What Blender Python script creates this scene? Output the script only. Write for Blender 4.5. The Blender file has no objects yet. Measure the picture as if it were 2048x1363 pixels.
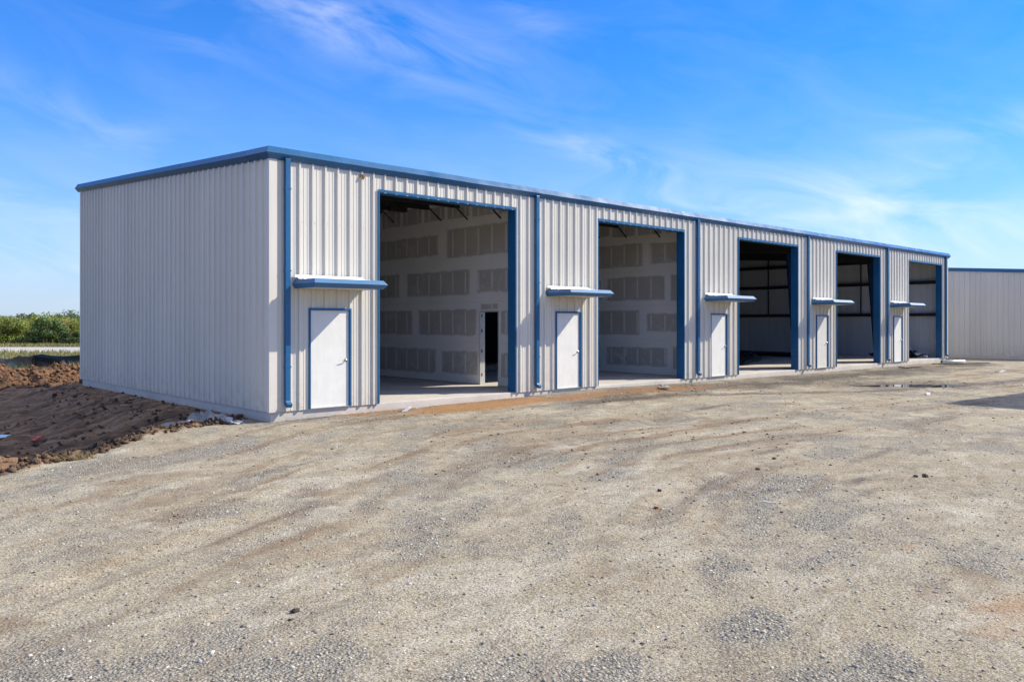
import bpy, math, random
import numpy as np
from mathutils import Vector

random.seed(7)
RNG = np.random.default_rng(7)
R = math.radians
scene = bpy.context.scene
col = scene.collection

# ------------------------------------------------------------------ camera
CAM = (-7.597, -15.548, 1.836)
YAW = 0.7461
F_PX = 1611.8
cam_d = bpy.data.cameras.new("camera")
cam_d.sensor_width = 36.0
cam_d.lens = F_PX / 2048 * 36.0
cam_d.shift_y = -(681.5 - 644.87) / 2048
cam_d.clip_start = 0.1
cam_d.clip_end = 4000
cam = bpy.data.objects.new("camera", cam_d)
cam.location = CAM
cam.rotation_euler = (R(90), 0, -YAW)
col.objects.link(cam)
scene.camera = cam

# ------------------------------------------------------------------ sun, sky, exposure
SUN = Vector((1.69, -1.0, 1.54)).normalized()
EL = math.asin(SUN.z)
AZ = math.atan2(SUN.x, SUN.y)
sun_d = bpy.data.lights.new("sun", 'SUN')
sun_d.energy = 3.1
sun_d.angle = R(0.53)
sun_d.color = (1.0, 0.935, 0.775)
sun = bpy.data.objects.new("sun", sun_d)
sun.rotation_euler = SUN.to_track_quat('Z', 'Y').to_euler()
sun.location = (20, -20, 30)
col.objects.link(sun)

SKY_STRENGTH = 0.13
world = bpy.data.worlds.new("World")
scene.world = world
world.use_nodes = True
wn = world.node_tree.nodes
wl = world.node_tree.links
wn.clear()


def wnode(t, **kw):
    n = wn.new(t)
    for k, v in kw.items():
        setattr(n, k, v)
    return n


def wmath(op, a, b=None, c=None, clamp=False):
    n = wn.new('ShaderNodeMath')
    n.operation = op
    n.use_clamp = clamp
    for i, v in enumerate((a, b, c)):
        if v is None:
            continue
        if isinstance(v, (int, float)):
            n.inputs[i].default_value = v
        else:
            wl.new(v, n.inputs[i])
    return n.outputs[0]


sky = wnode('ShaderNodeTexSky', sky_type='NISHITA', sun_disc=False)
sky.sun_elevation = EL
sky.sun_rotation = AZ
sky.altitude = 300
sky.air_density = 1.0
sky.dust_density = 0.2
sky.ozone_density = 2.6
hs = wnode('ShaderNodeHueSaturation')
hs.inputs['Saturation'].default_value = 1.25
hs.inputs['Value'].default_value = 1.0
tint = wnode('ShaderNodeMix', data_type='RGBA', blend_type='MULTIPLY')
tint.inputs['Factor'].default_value = 1.0
tint.inputs['B'].default_value = (0.51, 0.635, 0.93, 1)
wl.new(sky.outputs[0], tint.inputs['A'])
wl.new(tint.outputs['Result'], hs.inputs['Color'])
tc = wnode('ShaderNodeTexCoord')
sep = wnode('ShaderNodeSeparateXYZ')
wl.new(tc.outputs['Generated'], sep.inputs[0])
az = wmath('ARCTAN2', sep.outputs[0], sep.outputs[1])
el = wmath('ARCSINE', sep.outputs[2])
# cirrus drawn in azimuth / elevation, streaks leaning
lean = wmath('ADD', el, wmath('MULTIPLY', az, 0.18))
comb = wnode('ShaderNodeCombineXYZ')
wl.new(wmath('MULTIPLY', az, 5.0), comb.inputs[0])
wl.new(wmath('MULTIPLY', lean, 15.0), comb.inputs[1])
n1 = wnode('ShaderNodeTexNoise')
n1.inputs['Scale'].default_value = 1.0
n1.inputs['Detail'].default_value = 7
n1.inputs['Roughness'].default_value = 0.56
n1.inputs['Distortion'].default_value = 0.9
wl.new(comb.outputs[0], n1.inputs['Vector'])
comb2 = wnode('ShaderNodeCombineXYZ')
wl.new(wmath('MULTIPLY', az, 2.2), comb2.inputs[0])
wl.new(wmath('MULTIPLY', el, 6.0), comb2.inputs[1])
n2 = wnode('ShaderNodeTexNoise')
n2.inputs['Scale'].default_value = 1.0
n2.inputs['Detail'].default_value = 3
wl.new(comb2.outputs[0], n2.inputs['Vector'])


def azel(u, v):
    a = (u - 1024) / F_PX
    b = (644.87 - v) / F_PX
    s, c = math.sin(YAW), math.cos(YAW)
    d = Vector((c * a + s, -s * a + c, b)).normalized()
    return math.atan2(d.x, d.y), math.asin(d.z)


def blob(u, v, ra, re, tilt, amp):
    a0, e0 = azel(u, v)
    da = wmath('SUBTRACT', az, a0)
    de = wmath('SUBTRACT', wmath('SUBTRACT', el, e0), wmath('MULTIPLY', da, tilt))
    q = wmath('ADD', wmath('POWER', wmath('ABSOLUTE', wmath('DIVIDE', da, ra)), 2.0),
              wmath('POWER', wmath('ABSOLUTE', wmath('DIVIDE', de, re)), 2.0))
    return wmath('MULTIPLY', wmath('EXPONENT', wmath('MULTIPLY', q, -1.0)), amp)


blobs = [blob(620, 25, 0.08, 0.03, -0.28, 0.5), blob(850, 100, 0.12, 0.035, -0.22, 0.5), blob(360, 30, 0.06, 0.03, -0.5, 0.2),
         blob(1250, 325, 0.10, 0.016, -0.32, 0.6), blob(1480, 420, 0.22, 0.045, -0.05, 0.55),
         blob(1900, 330, 0.12, 0.05, 0.15, 0.3), blob(1050, 25, 0.05, 0.02, -0.5, 0.2), blob(1800, 470, 0.3, 0.04, 0.0, 0.5),
         blob(60, 410, 0.10, 0.018, -0.1, 0.5), blob(80, 520, 0.2, 0.03, -0.1, 0.5), blob(150, 230, 0.15, 0.02, -0.3, 0.2)]
# thin cirrus everywhere; overhead cirrus, out of view, added as white fill light
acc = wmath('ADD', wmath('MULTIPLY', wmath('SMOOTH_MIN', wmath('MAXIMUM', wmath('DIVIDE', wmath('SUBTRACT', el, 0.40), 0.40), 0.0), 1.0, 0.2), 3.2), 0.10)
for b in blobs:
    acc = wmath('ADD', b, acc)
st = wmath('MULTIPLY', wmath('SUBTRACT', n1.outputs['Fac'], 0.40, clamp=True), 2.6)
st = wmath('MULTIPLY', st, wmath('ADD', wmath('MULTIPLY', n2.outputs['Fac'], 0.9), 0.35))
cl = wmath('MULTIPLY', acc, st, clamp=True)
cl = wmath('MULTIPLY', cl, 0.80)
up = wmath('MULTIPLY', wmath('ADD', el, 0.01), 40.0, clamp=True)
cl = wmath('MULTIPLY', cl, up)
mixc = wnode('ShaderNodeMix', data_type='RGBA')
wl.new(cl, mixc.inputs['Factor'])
hz = wnode('ShaderNodeMix', data_type='RGBA')
wl.new(wmath('MULTIPLY', wmath('EXPONENT', wmath('MULTIPLY', wmath('MAXIMUM', el, 0.0), -1 / 0.15)), 0.96), hz.inputs['Factor'])
wl.new(hs.outputs[0], hz.inputs['A'])
hz.inputs['B'].default_value = (2.15, 2.62, 3.25, 1)
wl.new(hz.outputs['Result'], mixc.inputs['A'])
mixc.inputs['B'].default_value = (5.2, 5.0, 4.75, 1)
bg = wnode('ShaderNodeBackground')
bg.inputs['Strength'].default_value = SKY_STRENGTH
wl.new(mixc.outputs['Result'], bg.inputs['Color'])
wo = wnode('ShaderNodeOutputWorld')
wl.new(bg.outputs[0], wo.inputs[0])

vs = scene.view_settings
vs.view_transform = 'Standard'
vs.look = 'None'
vs.gamma = 1.0
vs.use_curve_mapping = False
vs.exposure = 1.0
scene.render.engine = 'CYCLES'
cy = scene.cycles
cy.use_denoising = True
try:
    cy.denoiser = 'OPENIMAGEDENOISE'
    cy.denoising_input_passes = 'RGB_ALBEDO_NORMAL'
    cy.denoising_prefilter = 'ACCURATE'
except Exception:
    pass
cy.max_bounces = 12
cy.diffuse_bounces = 8
cy.glossy_bounces = 4
cy.sample_clamp_indirect = 8.0


# ------------------------------------------------------------------ helpers
def link(o, parent=None):
    col.objects.link(o)
    if parent is not None:
        o.parent = parent
    return o


class MB:
    def __init__(self):
        self.v = []
        self.f = []

    def add(self, vs_, fs):
        n = len(self.v)
        self.v += [tuple(p) for p in vs_]
        self.f += [tuple(i + n for i in q) for q in fs]
        return self

    def box(self, x0, x1, y0, y1, z0, z1):
        v = [(x0, y0, z0), (x1, y0, z0), (x1, y1, z0), (x0, y1, z0), (x0, y0, z1), (x1, y0, z1), (x1, y1, z1), (x0, y1, z1)]
        return self.add(v, [(3, 2, 1, 0), (4, 5, 6, 7), (0, 1, 5, 4), (1, 2, 6, 5), (2, 3, 7, 6), (3, 0, 4, 7)])

    def loops(self, rings, cap=True):
        n = len(rings[0])
        base = len(self.v)
        for r in rings:
            self.v += [tuple(p) for p in r]
        for i in range(len(rings) - 1):
            for j in range(n):
                k = (j + 1) % n
                self.f.append((base + i * n + j, base + i * n + k, base + (i + 1) * n + k, base + (i + 1) * n + j))
        if cap:
            self.f.append(tuple(base + j for j in reversed(range(n))))
            self.f.append(tuple(base + (len(rings) - 1) * n + j for j in range(n)))
        return self

    def tube(self, pts, r, seg=8):
        rings = []
        pts = [Vector(p) for p in pts]
        for i, p in enumerate(pts):
            d = (pts[min(i + 1, len(pts) - 1)] - pts[max(i - 1, 0)]).normalized()
            a = d.orthogonal().normalized() if i == 0 else (a - d * a.dot(d)).normalized()
            b = d.cross(a)
            rr = r[i] if isinstance(r, (list, tuple)) else r
            rings.append([p + (a * math.cos(t) + b * math.sin(t)) * rr for t in [2 * math.pi * k / seg for k in range(seg)]])
        return self.loops(rings)

    def build(self, name, mat, parent=None, smooth=False, bevel=0.0):
        me = bpy.data.meshes.new(name)
        me.from_pydata(self.v, [], self.f)
        me.materials.append(mat)
        if smooth:
            me.polygons.foreach_set('use_smooth', [True] * len(me.polygons))
        me.update()
        o = bpy.data.objects.new(name, me)
        link(o, parent)
        if bevel:
            m = o.modifiers.new('bevel', 'BEVEL')
            m.width = bevel
            m.segments = 2
            m.limit_method = 'ANGLE'
        return o


def empty(name, loc=(0, 0, 0), parent=None):
    o = bpy.data.objects.new(name, None)
    o.location = loc
    o.empty_display_size = 0.3
    return link(o, parent)


def tag(o, label=None, cat=None, group=None, kind=None):
    if label:
        o['label'] = label
    if cat:
        o['category'] = cat
    if group:
        o['group'] = group
    if kind:
        o['kind'] = kind
    return o


def np_mesh(name, verts, faces, mat, parent=None, smooth=False, cols=None):
    """faces: int array (n,3) or (n,4); cols: {attr: (nverts,3)}"""
    me = bpy.data.meshes.new(name)
    nv, nf, k = len(verts), len(faces), faces.shape[1]
    me.vertices.add(nv)
    me.vertices.foreach_set('co', np.asarray(verts, np.float32).ravel())
    me.loops.add(nf * k)
    me.loops.foreach_set('vertex_index', np.asarray(faces, np.int32).ravel())
    me.polygons.add(nf)
    me.polygons.foreach_set('loop_start', np.arange(0, nf * k, k, dtype=np.int32))
    try:
        me.polygons.foreach_set('loop_total', np.full(nf, k, np.int32))
    except Exception:
        pass
    if smooth:
        me.polygons.foreach_set('use_smooth', np.ones(nf, bool))
    for an, arr in (cols or {}).items():
        a = me.color_attributes.new(an, 'FLOAT_COLOR', 'POINT')
        c4 = np.ones((nv, 4), np.float32)
        c4[:, :arr.shape[1]] = arr
        a.data.foreach_set('color', c4.ravel())
    me.update(calc_edges=True)
    me.validate()
    me.materials.append(mat)
    o = bpy.data.objects.new(name, me)
    return link(o, parent)


# ---- numpy noise
def _hash(ix, iy, seed):
    h = (ix.astype(np.int64) * 374761393 + iy.astype(np.int64) * 668265263 + seed * 1442695041) & 0xffffffff
    h = ((h ^ (h >> 13)) * 1274126177) & 0xffffffff
    h = (h ^ (h >> 16)) & 0xffffffff
    return h / 4294967295.0


def vnoise(x, y, seed=0):
    x = np.asarray(x, float)
    y = np.asarray(y, float)
    ix = np.floor(x)
    iy = np.floor(y)
    fx = x - ix
    fy = y - iy
    fx = fx * fx * fx * (fx * (fx * 6 - 15) + 10)
    fy = fy * fy * fy * (fy * (fy * 6 - 15) + 10)
    a = _hash(ix, iy, seed)
    b = _hash(ix + 1, iy, seed)
    c = _hash(ix, iy + 1, seed)
    d = _hash(ix + 1, iy + 1, seed)
    return (a * (1 - fx) + b * fx) * (1 - fy) + (c * (1 - fx) + d * fx) * fy


def fbm(x, y, seed=0, oct=4, gain=0.5):
    s = 0
    a = 1.0
    t = 0
    for i in range(oct):
        s = s + a * (vnoise(x * 2 ** i + 17.3 * i, y * 2 ** i - 9.1 * i, seed + i) * 2 - 1)
        t += a
        a *= gain
    return s / t


def sstep(a, b, x):
    t = np.clip((x - a) / (b - a), 0, 1)
    return t * t * (3 - 2 * t)


def seg_dist(x, y, pts):
    best = np.full(np.shape(x), 1e9)
    for (ax, ay), (bx, by) in zip(pts[:-1], pts[1:]):
        dx, dy = bx - ax, by - ay
        t = np.clip(((x - ax) * dx + (y - ay) * dy) / (dx * dx + dy * dy), 0, 1)
        best = np.minimum(best, np.hypot(x - ax - t * dx, y - ay - t * dy))
    return best


def P(u, d, z=0.0):
    """world point seen at photo column u at depth d (used once, to lay far things out)"""
    s, c = math.sin(YAW), math.cos(YAW)
    r = d * (u - 1024) / F_PX
    return (CAM[0] + d * s + r * c, CAM[1] + d * c - r * s, z)


# ------------------------------------------------------------------ materials
class NT:
    def __init__(self, name):
        self.m = bpy.data.materials.new(name)
        self.m.use_nodes = True
        self.t = self.m.node_tree
        self.n = self.t.nodes
        self.b = self.n['Principled BSDF']

    def node(self, t, ins=None, **kw):
        n = self.n.new(t)
        for k, v in kw.items():
            setattr(n, k, v)
        for k, v in (ins or {}).items():
            self.set(n.inputs[k], v)
        return n

    def set(self, sock, v):
        if isinstance(v, bpy.types.NodeSocket):
            self.t.links.new(v, sock)
        else:
            if isinstance(v, (tuple, list)) and sock.type == 'RGBA' and len(v) == 3:
                v = (*v, 1)
            sock.default_value = v

    def math(self, op, a, b=0.0, clamp=False, c=None):
        n = self.n.new('ShaderNodeMath')
        n.operation = op
        n.use_clamp = clamp
        self.set(n.inputs[0], a)
        self.set(n.inputs[1], b)
        if c is not None:
            self.set(n.inputs[2], c)
        return n.outputs[0]

    def mix(self, f, a, b, mode='MIX'):
        n = self.n.new('ShaderNodeMix')
        n.data_type = 'RGBA'
        n.blend_type = mode
        self.set(n.inputs['Factor'], f)
        self.set(n.inputs['A'], a)
        self.set(n.inputs['B'], b)
        return n.outputs['Result']

    def noise(self, scale, detail=4, rough=0.55, vec=None, dist=0.0):
        n = self.n.new('ShaderNodeTexNoise')
        n.inputs['Scale'].default_value = scale
        n.inputs['Detail'].default_value = detail
        n.inputs['Roughness'].default_value = rough
        n.inputs['Distortion'].default_value = dist
        if vec is not None:
            self.set(n.inputs['Vector'], vec)
        return n.outputs['Fac']

    def obj(self):
        return self.node('ShaderNodeTexCoord').outputs['Object']

    def mapped(self, vec, scale):
        n = self.node('ShaderNodeMapping', {'Scale': scale})
        self.t.links.new(vec, n.inputs['Vector'])
        return n.outputs[0]

    def rng(self, v, a, b, c=0.0, d=1.0):
        n = self.node('ShaderNodeMapRange', {'From Min': a, 'From Max': b, 'To Min': c, 'To Max': d})
        self.set(n.inputs['Value'], v)
        return n.outputs[0]

    def bump(self, h, strength=0.3, dist=0.01, normal=None):
        n = self.node('ShaderNodeBump', {'Strength': strength, 'Distance': dist})
        self.set(n.inputs['Height'], h)
        if normal is not None:
            self.set(n.inputs['Normal'], normal)
        self.t.links.new(n.outputs[0], self.b.inputs['Normal'])
        return n.outputs[0]

    def base(self, c, rough=0.6, metallic=0.0, spec=None):
        self.set(self.b.inputs['Base Color'], c)
        self.set(self.b.inputs['Roughness'], rough)
        self.set(self.b.inputs['Metallic'], metallic)
        if spec is not None:
            self.set(self.b.inputs['Specular IOR Level'], spec)
        return self


def simple(name, c, rough=0.6, var=0.12, scale=6.0, metallic=0.0, bump=0.0, spec=None):
    t = NT(name)
    v = t.obj()
    n = t.noise(scale, 5, 0.6, v)
    k = t.rng(n, 0.3, 0.7, 1 - var, 1 + var)
    cc = t.mix(1.0, c, t.node('ShaderNodeCombineColor', {0: k, 1: k, 2: k}).outputs[0], 'MULTIPLY')
    t.base(cc, rough, metallic, spec)
    if bump:
        t.bump(t.noise(scale * 6, 4, 0.6, v), bump, 0.01)
    return t.m


def m_panel(name, c):
    t = NT(name)
    v = t.obj()
    streak = t.noise(1.0, 5, 0.6, t.mapped(v, (9, 9, 0.35)))
    blot = t.noise(0.6, 4, 0.6, v)
    rnd = t.node('ShaderNodeObjectInfo').outputs['Random']
    k = t.math('MULTIPLY', t.rng(streak, 0.25, 0.75, 0.965, 1.03), t.rng(blot, 0.3, 0.7, 0.97, 1.03))
    k = t.math('MULTIPLY', k, t.rng(rnd, 0, 1, 0.945, 1.03))
    # dusty splash on the lowest half metre
    z = t.node('ShaderNodeSeparateXYZ', {0: v}).outputs[2]
    dn = t.noise(5.0, 5, 0.65, v)
    d = t.math('MULTIPLY', t.rng(z, 0.75, -0.1), t.rng(dn, 0.42, 0.72), clamp=True)
    cc = t.mix(1.0, c, t.node('ShaderNodeCombineColor', {0: k, 1: k, 2: k}).outputs[0], 'MULTIPLY')
    cc = t.mix(t.math('MULTIPLY', d, 0.5), cc, (0.36, 0.30, 0.23))
    t.base(cc, t.rng(blot, 0.3, 0.7, 0.42, 0.55), 0.0, 0.4)
    t.bump(t.noise(1.6, 3, 0.5, t.mapped(v, (1.5, 1.5, 0.7))), 0.3, 0.014)
    return t.m


M = {}
M['panel'] = m_panel('wall_panel_paint', (0.635, 0.595, 0.525))
M['trim'] = m_panel('corner_trim_paint', (0.68, 0.63, 0.55))


def m_blue(name, c, rough, spec=0.55):
    t = NT(name)
    v = t.obj()
    n = t.noise(1.3, 4, 0.6, v)
    k = t.rng(n, 0.3, 0.7, 0.88, 1.12)
    dust = t.noise(7.0, 6, 0.7, v)
    cc = t.mix(1.0, c, t.node('ShaderNodeCombineColor', {0: k, 1: k, 2: k}).outputs[0], 'MULTIPLY')
    cc = t.mix(t.rng(dust, 0.55, 0.9, 0, 0.08), cc, (0.35, 0.33, 0.3))
    t.base(cc, t.rng(n, 0.3, 0.7, rough, rough + 0.1), 0.0, spec)
    t.bump(t.noise(2.2, 3, 0.5, v), 0.2, 0.012)
    return t.m


M['blue'] = m_blue('blue_trim_paint', (0.008, 0.098, 0.235), 0.34)
M['awning_blue'] = m_blue('awning_paint', (0.014, 0.125, 0.285), 0.46, 0.9)
M['gutter'] = m_blue('gutter_paint', (0.008, 0.098, 0.235), 0.19)
M['awning_white'] = simple('white_awning_metal', (0.78, 0.78, 0.77), 0.35, 0.05, 3)
M['soffit'] = simple('soffit_metal', (0.6, 0.58, 0.54), 0.5, 0.06, 4)
M['roof'] = simple('galvalume_roof', (0.55, 0.56, 0.57), 0.35, 0.06, 2, 0.6)
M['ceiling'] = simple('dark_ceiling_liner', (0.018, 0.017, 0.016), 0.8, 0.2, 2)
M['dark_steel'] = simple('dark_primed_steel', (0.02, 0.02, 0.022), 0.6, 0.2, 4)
M['frame_blue'] = simple('navy_primed_frame', (0.014, 0.04, 0.105), 0.5, 0.15, 3)
M['galv'] = simple('galvanised_steel', (0.62, 0.63, 0.63), 0.4, 0.08, 8, 0.5)
M['chrome'] = simple('satin_lever_metal', (0.62, 0.6, 0.57), 0.25, 0.05, 8, 1.0)
M['hinge'] = simple('hinge_steel', (0.16, 0.17, 0.19), 0.4, 0.1, 8, 0.7)
M['black_plastic'] = simple('black_plastic', (0.012, 0.012, 0.013), 0.45, 0.3, 5)
M['core_black'] = simple('black_partition_core', (0.012, 0.012, 0.012), 0.8, 0.2, 3)


def m_door(name, c):
    t = NT(name)
    v = t.obj()
    n = t.noise(3.0, 6, 0.65, v, 0.6)
    smear = t.noise(1.0, 5, 0.6, t.mapped(v, (6, 6, 1.6)), 0.8)
    k = t.math('MULTIPLY', t.rng(n, 0.35, 0.7, 0.95, 1.02), t.rng(smear, 0.35, 0.7, 0.96, 1.02))
    cc = t.mix(1.0, c, t.node('ShaderNodeCombineColor', {0: k, 1: k, 2: k}).outputs[0], 'MULTIPLY')
    t.base(cc, t.rng(n, 0.3, 0.7, 0.35, 0.6), 0, 0.4)
    return t.m


M['door'] = m_door('white_primed_door', (0.77, 0.745, 0.69))
M['door_cream'] = m_door('cream_primed_door', (0.66, 0.63, 0.57))


def m_concrete():
    t = NT('concrete_slab')
    v = t.obj()
    a = t.noise(0.8, 6, 0.65, v, 0.4)
    b = t.noise(9, 6, 0.7, v)
    f = t.noise(120, 2, 0.6, v)
    k = t.math('MULTIPLY', t.rng(a, 0.3, 0.7, 0.82, 1.12), t.rng(b, 0.3, 0.7, 0.92, 1.06))
    k = t.math('MULTIPLY', k, t.rng(f, 0.3, 0.7, 0.94, 1.05))
    cc = t.mix(1.0, (0.60, 0.545, 0.485), t.node('ShaderNodeCombineColor', {0: k, 1: k, 2: k}).outputs[0], 'MULTIPLY')
    z = t.node('ShaderNodeSeparateXYZ', {0: v}).outputs[2]
    d = t.math('MULTIPLY', t.rng(z, -0.02, -0.24), t.rng(b, 0.35, 0.65), clamp=True)
    cc = t.mix(t.math('MULTIPLY', d, 0.65), cc, (0.27, 0.215, 0.16))
    t.base(cc, 0.75, 0, 0.3)
    t.bump(t.math('ADD', t.math('MULTIPLY', b, 0.6), t.math('MULTIPLY', f, 0.4)), 0.25, 0.01)
    return t.m


M['concrete'] = m_concrete()


def m_drywall():
    t = NT('taped_drywall')
    tcn = t.node('ShaderNodeTexCoord')
    g = t.node('ShaderNodeSeparateXYZ', {0: tcn.outputs['Generated']})
    o = t.node('ShaderNodeSeparateXYZ', {0: tcn.outputs['Object']})
    wob = t.math('MULTIPLY', t.math('SUBTRACT', t.noise(3.2, 4, 0.6, tcn.outputs['Object']), 0.5), 0.12)
    ey = t.math('SUBTRACT', 0.5, t.math('ABSOLUTE', t.math('SUBTRACT', g.outputs[1], 0.5)))
    ez = t.math('SUBTRACT', 0.5, t.math('ABSOLUTE', t.math('SUBTRACT', g.outputs[2], 0.5)))
    my = t.rng(t.math('ADD', ey, t.math('MULTIPLY', wob, 0.4)), 0.045, 0.075)
    rz = t.math('MULTIPLY', t.math('SUBTRACT', t.node('ShaderNodeObjectInfo').outputs['Random'], 0.35), 0.12)
    ez = t.math('SUBTRACT', ez, rz)
    mz = t.rng(t.math('ADD', ez, wob), 0.14, 0.19)
    bare = t.math('MULTIPLY', my, mz, clamp=True)
    # muddied screw columns over the studs
    fr = t.math('FRACT', t.math('MULTIPLY', o.outputs[1], 1 / 0.61))
    st = t.rng(t.math('ABSOLUTE', t.math('SUBTRACT', t.math('ADD', fr, t.math('MULTIPLY', wob, 0.2)), 0.5)), 0.075, 0.035)
    st = t.math('MULTIPLY', st, t.rng(t.math('ADD', ez, wob), 0.19, 0.24), clamp=True)
    blot = t.noise(1.1, 5, 0.6, tcn.outputs['Object'])
    mud = t.mix(t.rng(blot, 0.3, 0.7), (0.80, 0.77, 0.73), (0.87, 0.84, 0.80))
    rnd_ = t.node('ShaderNodeObjectInfo').outputs['Random']
    paper = t.mix(t.rng(blot, 0.3, 0.7), (0.47, 0.44, 0.405), (0.56, 0.515, 0.46))
    smear = t.noise(2.3, 6, 0.7, tcn.outputs['Object'], 1.0)
    paper = t.mix(t.math('MULTIPLY', t.rng(smear, 0.52, 0.72), t.rng(rnd_, 0, 1, 0.1, 0.7)), paper, mud)
    c = t.mix(bare, mud, paper)
    c = t.mix(t.math('MULTIPLY', st, 0.7), c, mud)
    t.base(c, 0.85, 0, 0.2)
    t.bump(t.math('SUBTRACT', 1.0, bare), 0.15, 0.004)
    return t.m


M['drywall'] = m_drywall()


def m_vinyl():
    t = NT('white_vinyl_insulation')
    v = t.obj()
    w = t.noise(1.0, 5, 0.65, t.mapped(v, (4, 5.0, 0.35)), 0.7)
    w2 = t.noise(1.0, 3, 0.6, t.mapped(v, (9, 14.0, 0.5)), 0.4)
    k = t.rng(w, 0.3, 0.7, 0.86, 1.06)
    cc = t.mix(1.0, (0.74, 0.74, 0.75), t.node('ShaderNodeCombineColor', {0: k, 1: k, 2: k}).outputs[0], 'MULTIPLY')
    t.base(cc, 0.42, 0, 0.5)
    t.bump(t.math('ADD', w, t.math('MULTIPLY', w2, 0.4)), 0.7, 0.05)
    return t.m


M['vinyl'] = m_vinyl()


def m_ground():
    t = NT('gravel_yard')
    v = t.obj()
    a1 = t.node('ShaderNodeVertexColor', layer_name='mask_a').outputs['Color']
    a2 = t.node('ShaderNodeVertexColor', layer_name='mask_b').outputs['Color']
    s1 = t.node('ShaderNodeSeparateColor', {0: a1})
    s2 = t.node('ShaderNodeSeparateColor', {0: a2})
    dirt, clay, damp = s1.outputs[0], s1.outputs[1], s1.outputs[2]
    grav, strk, gras = s2.outputs[0], s2.outputs[1], s2.outputs[2]
    big = t.noise(0.45, 5, 0.6, v, 0.4)
    mid = t.noise(3.2, 6, 0.65, v, 0.3)
    fin = t.noise(40, 6, 0.78, v)
    vor = t.node('ShaderNodeTexVoronoi', {'Scale': 42.0, 'Randomness': 1.0, 'Vector': v})
    vor2 = t.node('ShaderNodeTexVoronoi', {'Scale': 95.0, 'Randomness': 1.0, 'Vector': v})
    vr = t.node('ShaderNodeSeparateColor', {0: vor.outputs['Color']}).outputs[0]
    vr2 = t.node('ShaderNodeSeparateColor', {0: vor2.outputs['Color']}).outputs[1]
    # compacted fines
    fines = t.mix(t.rng(big, 0.3, 0.7), (0.29, 0.243, 0.168), (0.375, 0.325, 0.238))
    fines = t.mix(t.rng(mid, 0.45, 0.75, 0, 0.7), fines, (0.21, 0.162, 0.108))
    k = t.rng(t.math('ADD', t.math('MULTIPLY', fin, 0.6), t.math('MULTIPLY', vr2, 0.4)), 0.30, 0.70, 0.42, 1.55)
    dust = t.noise(1.0, 5, 0.62, t.mapped(v, (0.7, 1.5, 1.0)), 0.8)
    fines = t.mix(t.rng(dust, 0.50, 0.70, 0, 0.75), fines, (0.46, 0.42, 0.34))
    fines = t.mix(1.0, fines, t.node('ShaderNodeCombineColor', {0: k, 1: k, 2: k}).outputs[0], 'MULTIPLY')
    # crushed stone
    ramp = t.node('ShaderNodeValToRGB', {0: vr})
    el_ = ramp.color_ramp.elements
    el_[0].position = 0.0
    el_[0].color = (0.115, 0.108, 0.095, 1)
    el_[1].position = 1.0
    el_[1].color = (0.52, 0.48, 0.40, 1)
    for p_, c_ in ((0.25, (0.225, 0.212, 0.188, 1)), (0.5, (0.295, 0.28, 0.245, 1)), (0.72, (0.37, 0.32, 0.24, 1))):
        e = el_.new(p_)
        e.color = c_
    stone = t.mix(t.rng(vor.outputs['Distance'], 0.35, 0.75, 0, 0.6), ramp.outputs[0], (0.20, 0.18, 0.15))  # gaps between stones darkened for crevice dirt and painted small shadows
    gm = t.rng(t.math('ADD', t.math('MULTIPLY', grav, 1.0), t.math('MULTIPLY', t.math('SUBTRACT', mid, 0.5), 1.2)), 0.25, 0.75)
    c = t.mix(t.math('MULTIPLY', gm, 0.8), fines, stone)
    shadow_pit = t.noise(21, 3, 0.6, v)
    c = t.mix(t.rng(shadow_pit, 0.62, 0.70, 0, 0.55), c, (0.12, 0.095, 0.068))  # dark specks painted as tiny shadows and dirt between stones
    # scattered single stones in the fines
    spk = t.math('GREATER_THAN', vr, 0.80)
    c = t.mix(t.math('MULTIPLY', spk, 0.55), c, stone)
    # brown wheel streaks and damp soil
    sm = t.rng(t.math('ADD', strk, t.math('MULTIPLY', t.math('SUBTRACT', mid, 0.5), 0.9)), 0.25, 0.9)
    c = t.mix(t.math('MULTIPLY', sm, 0.85), c, t.mix(t.rng(fin, 0.35, 0.7), (0.16, 0.112, 0.07), (0.30, 0.22, 0.145)))
    dm = t.rng(t.math('ADD', damp, t.math('MULTIPLY', t.math('SUBTRACT', mid, 0.5), 0.7)), 0.2, 0.9)
    c = t.mix(t.math('MULTIPLY', dm, 0.85), c, t.mix(t.rng(fin, 0.35, 0.7), (0.055, 0.043, 0.033), (0.15, 0.118, 0.086)))
    cm = t.rng(t.math('ADD', clay, t.math('MULTIPLY', t.math('SUBTRACT', mid, 0.5), 0.8)), 0.25, 0.75)
    c = t.mix(t.math('MULTIPLY', cm, 0.85), c, t.mix(t.rng(fin, 0.35, 0.7), (0.28, 0.135, 0.05), (0.42, 0.225, 0.10)))
    # bare subsoil
    drag = t.noise(1.0, 6, 0.65, t.mapped(v, (0.7, 3.4, 1.0)), 0.6)
    dd = t.mix(t.rng(t.math('ADD', t.math('MULTIPLY', mid, 0.4), t.math('MULTIPLY', drag, 0.6)), 0.40, 0.60), (0.06, 0.038, 0.024), (0.25, 0.145, 0.082))
    dd = t.mix(t.rng(big, 0.42, 0.7, 0, 0.5), dd, (0.30, 0.205, 0.135))
    k2 = t.rng(fin, 0.3, 0.7, 0.7, 1.25)
    dd = t.mix(1.0, dd, t.node('ShaderNodeCombineColor', {0: k2, 1: k2, 2: k2}).outputs[0], 'MULTIPLY')
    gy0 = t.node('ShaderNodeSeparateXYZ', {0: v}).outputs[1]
    dd = t.mix(t.math('MULTIPLY', t.rng(gy0, 1.2, 4.0), 0.45), dd, t.mix(t.rng(drag, 0.42, 0.6), (0.11, 0.078, 0.054), (0.37, 0.255, 0.165)))
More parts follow.
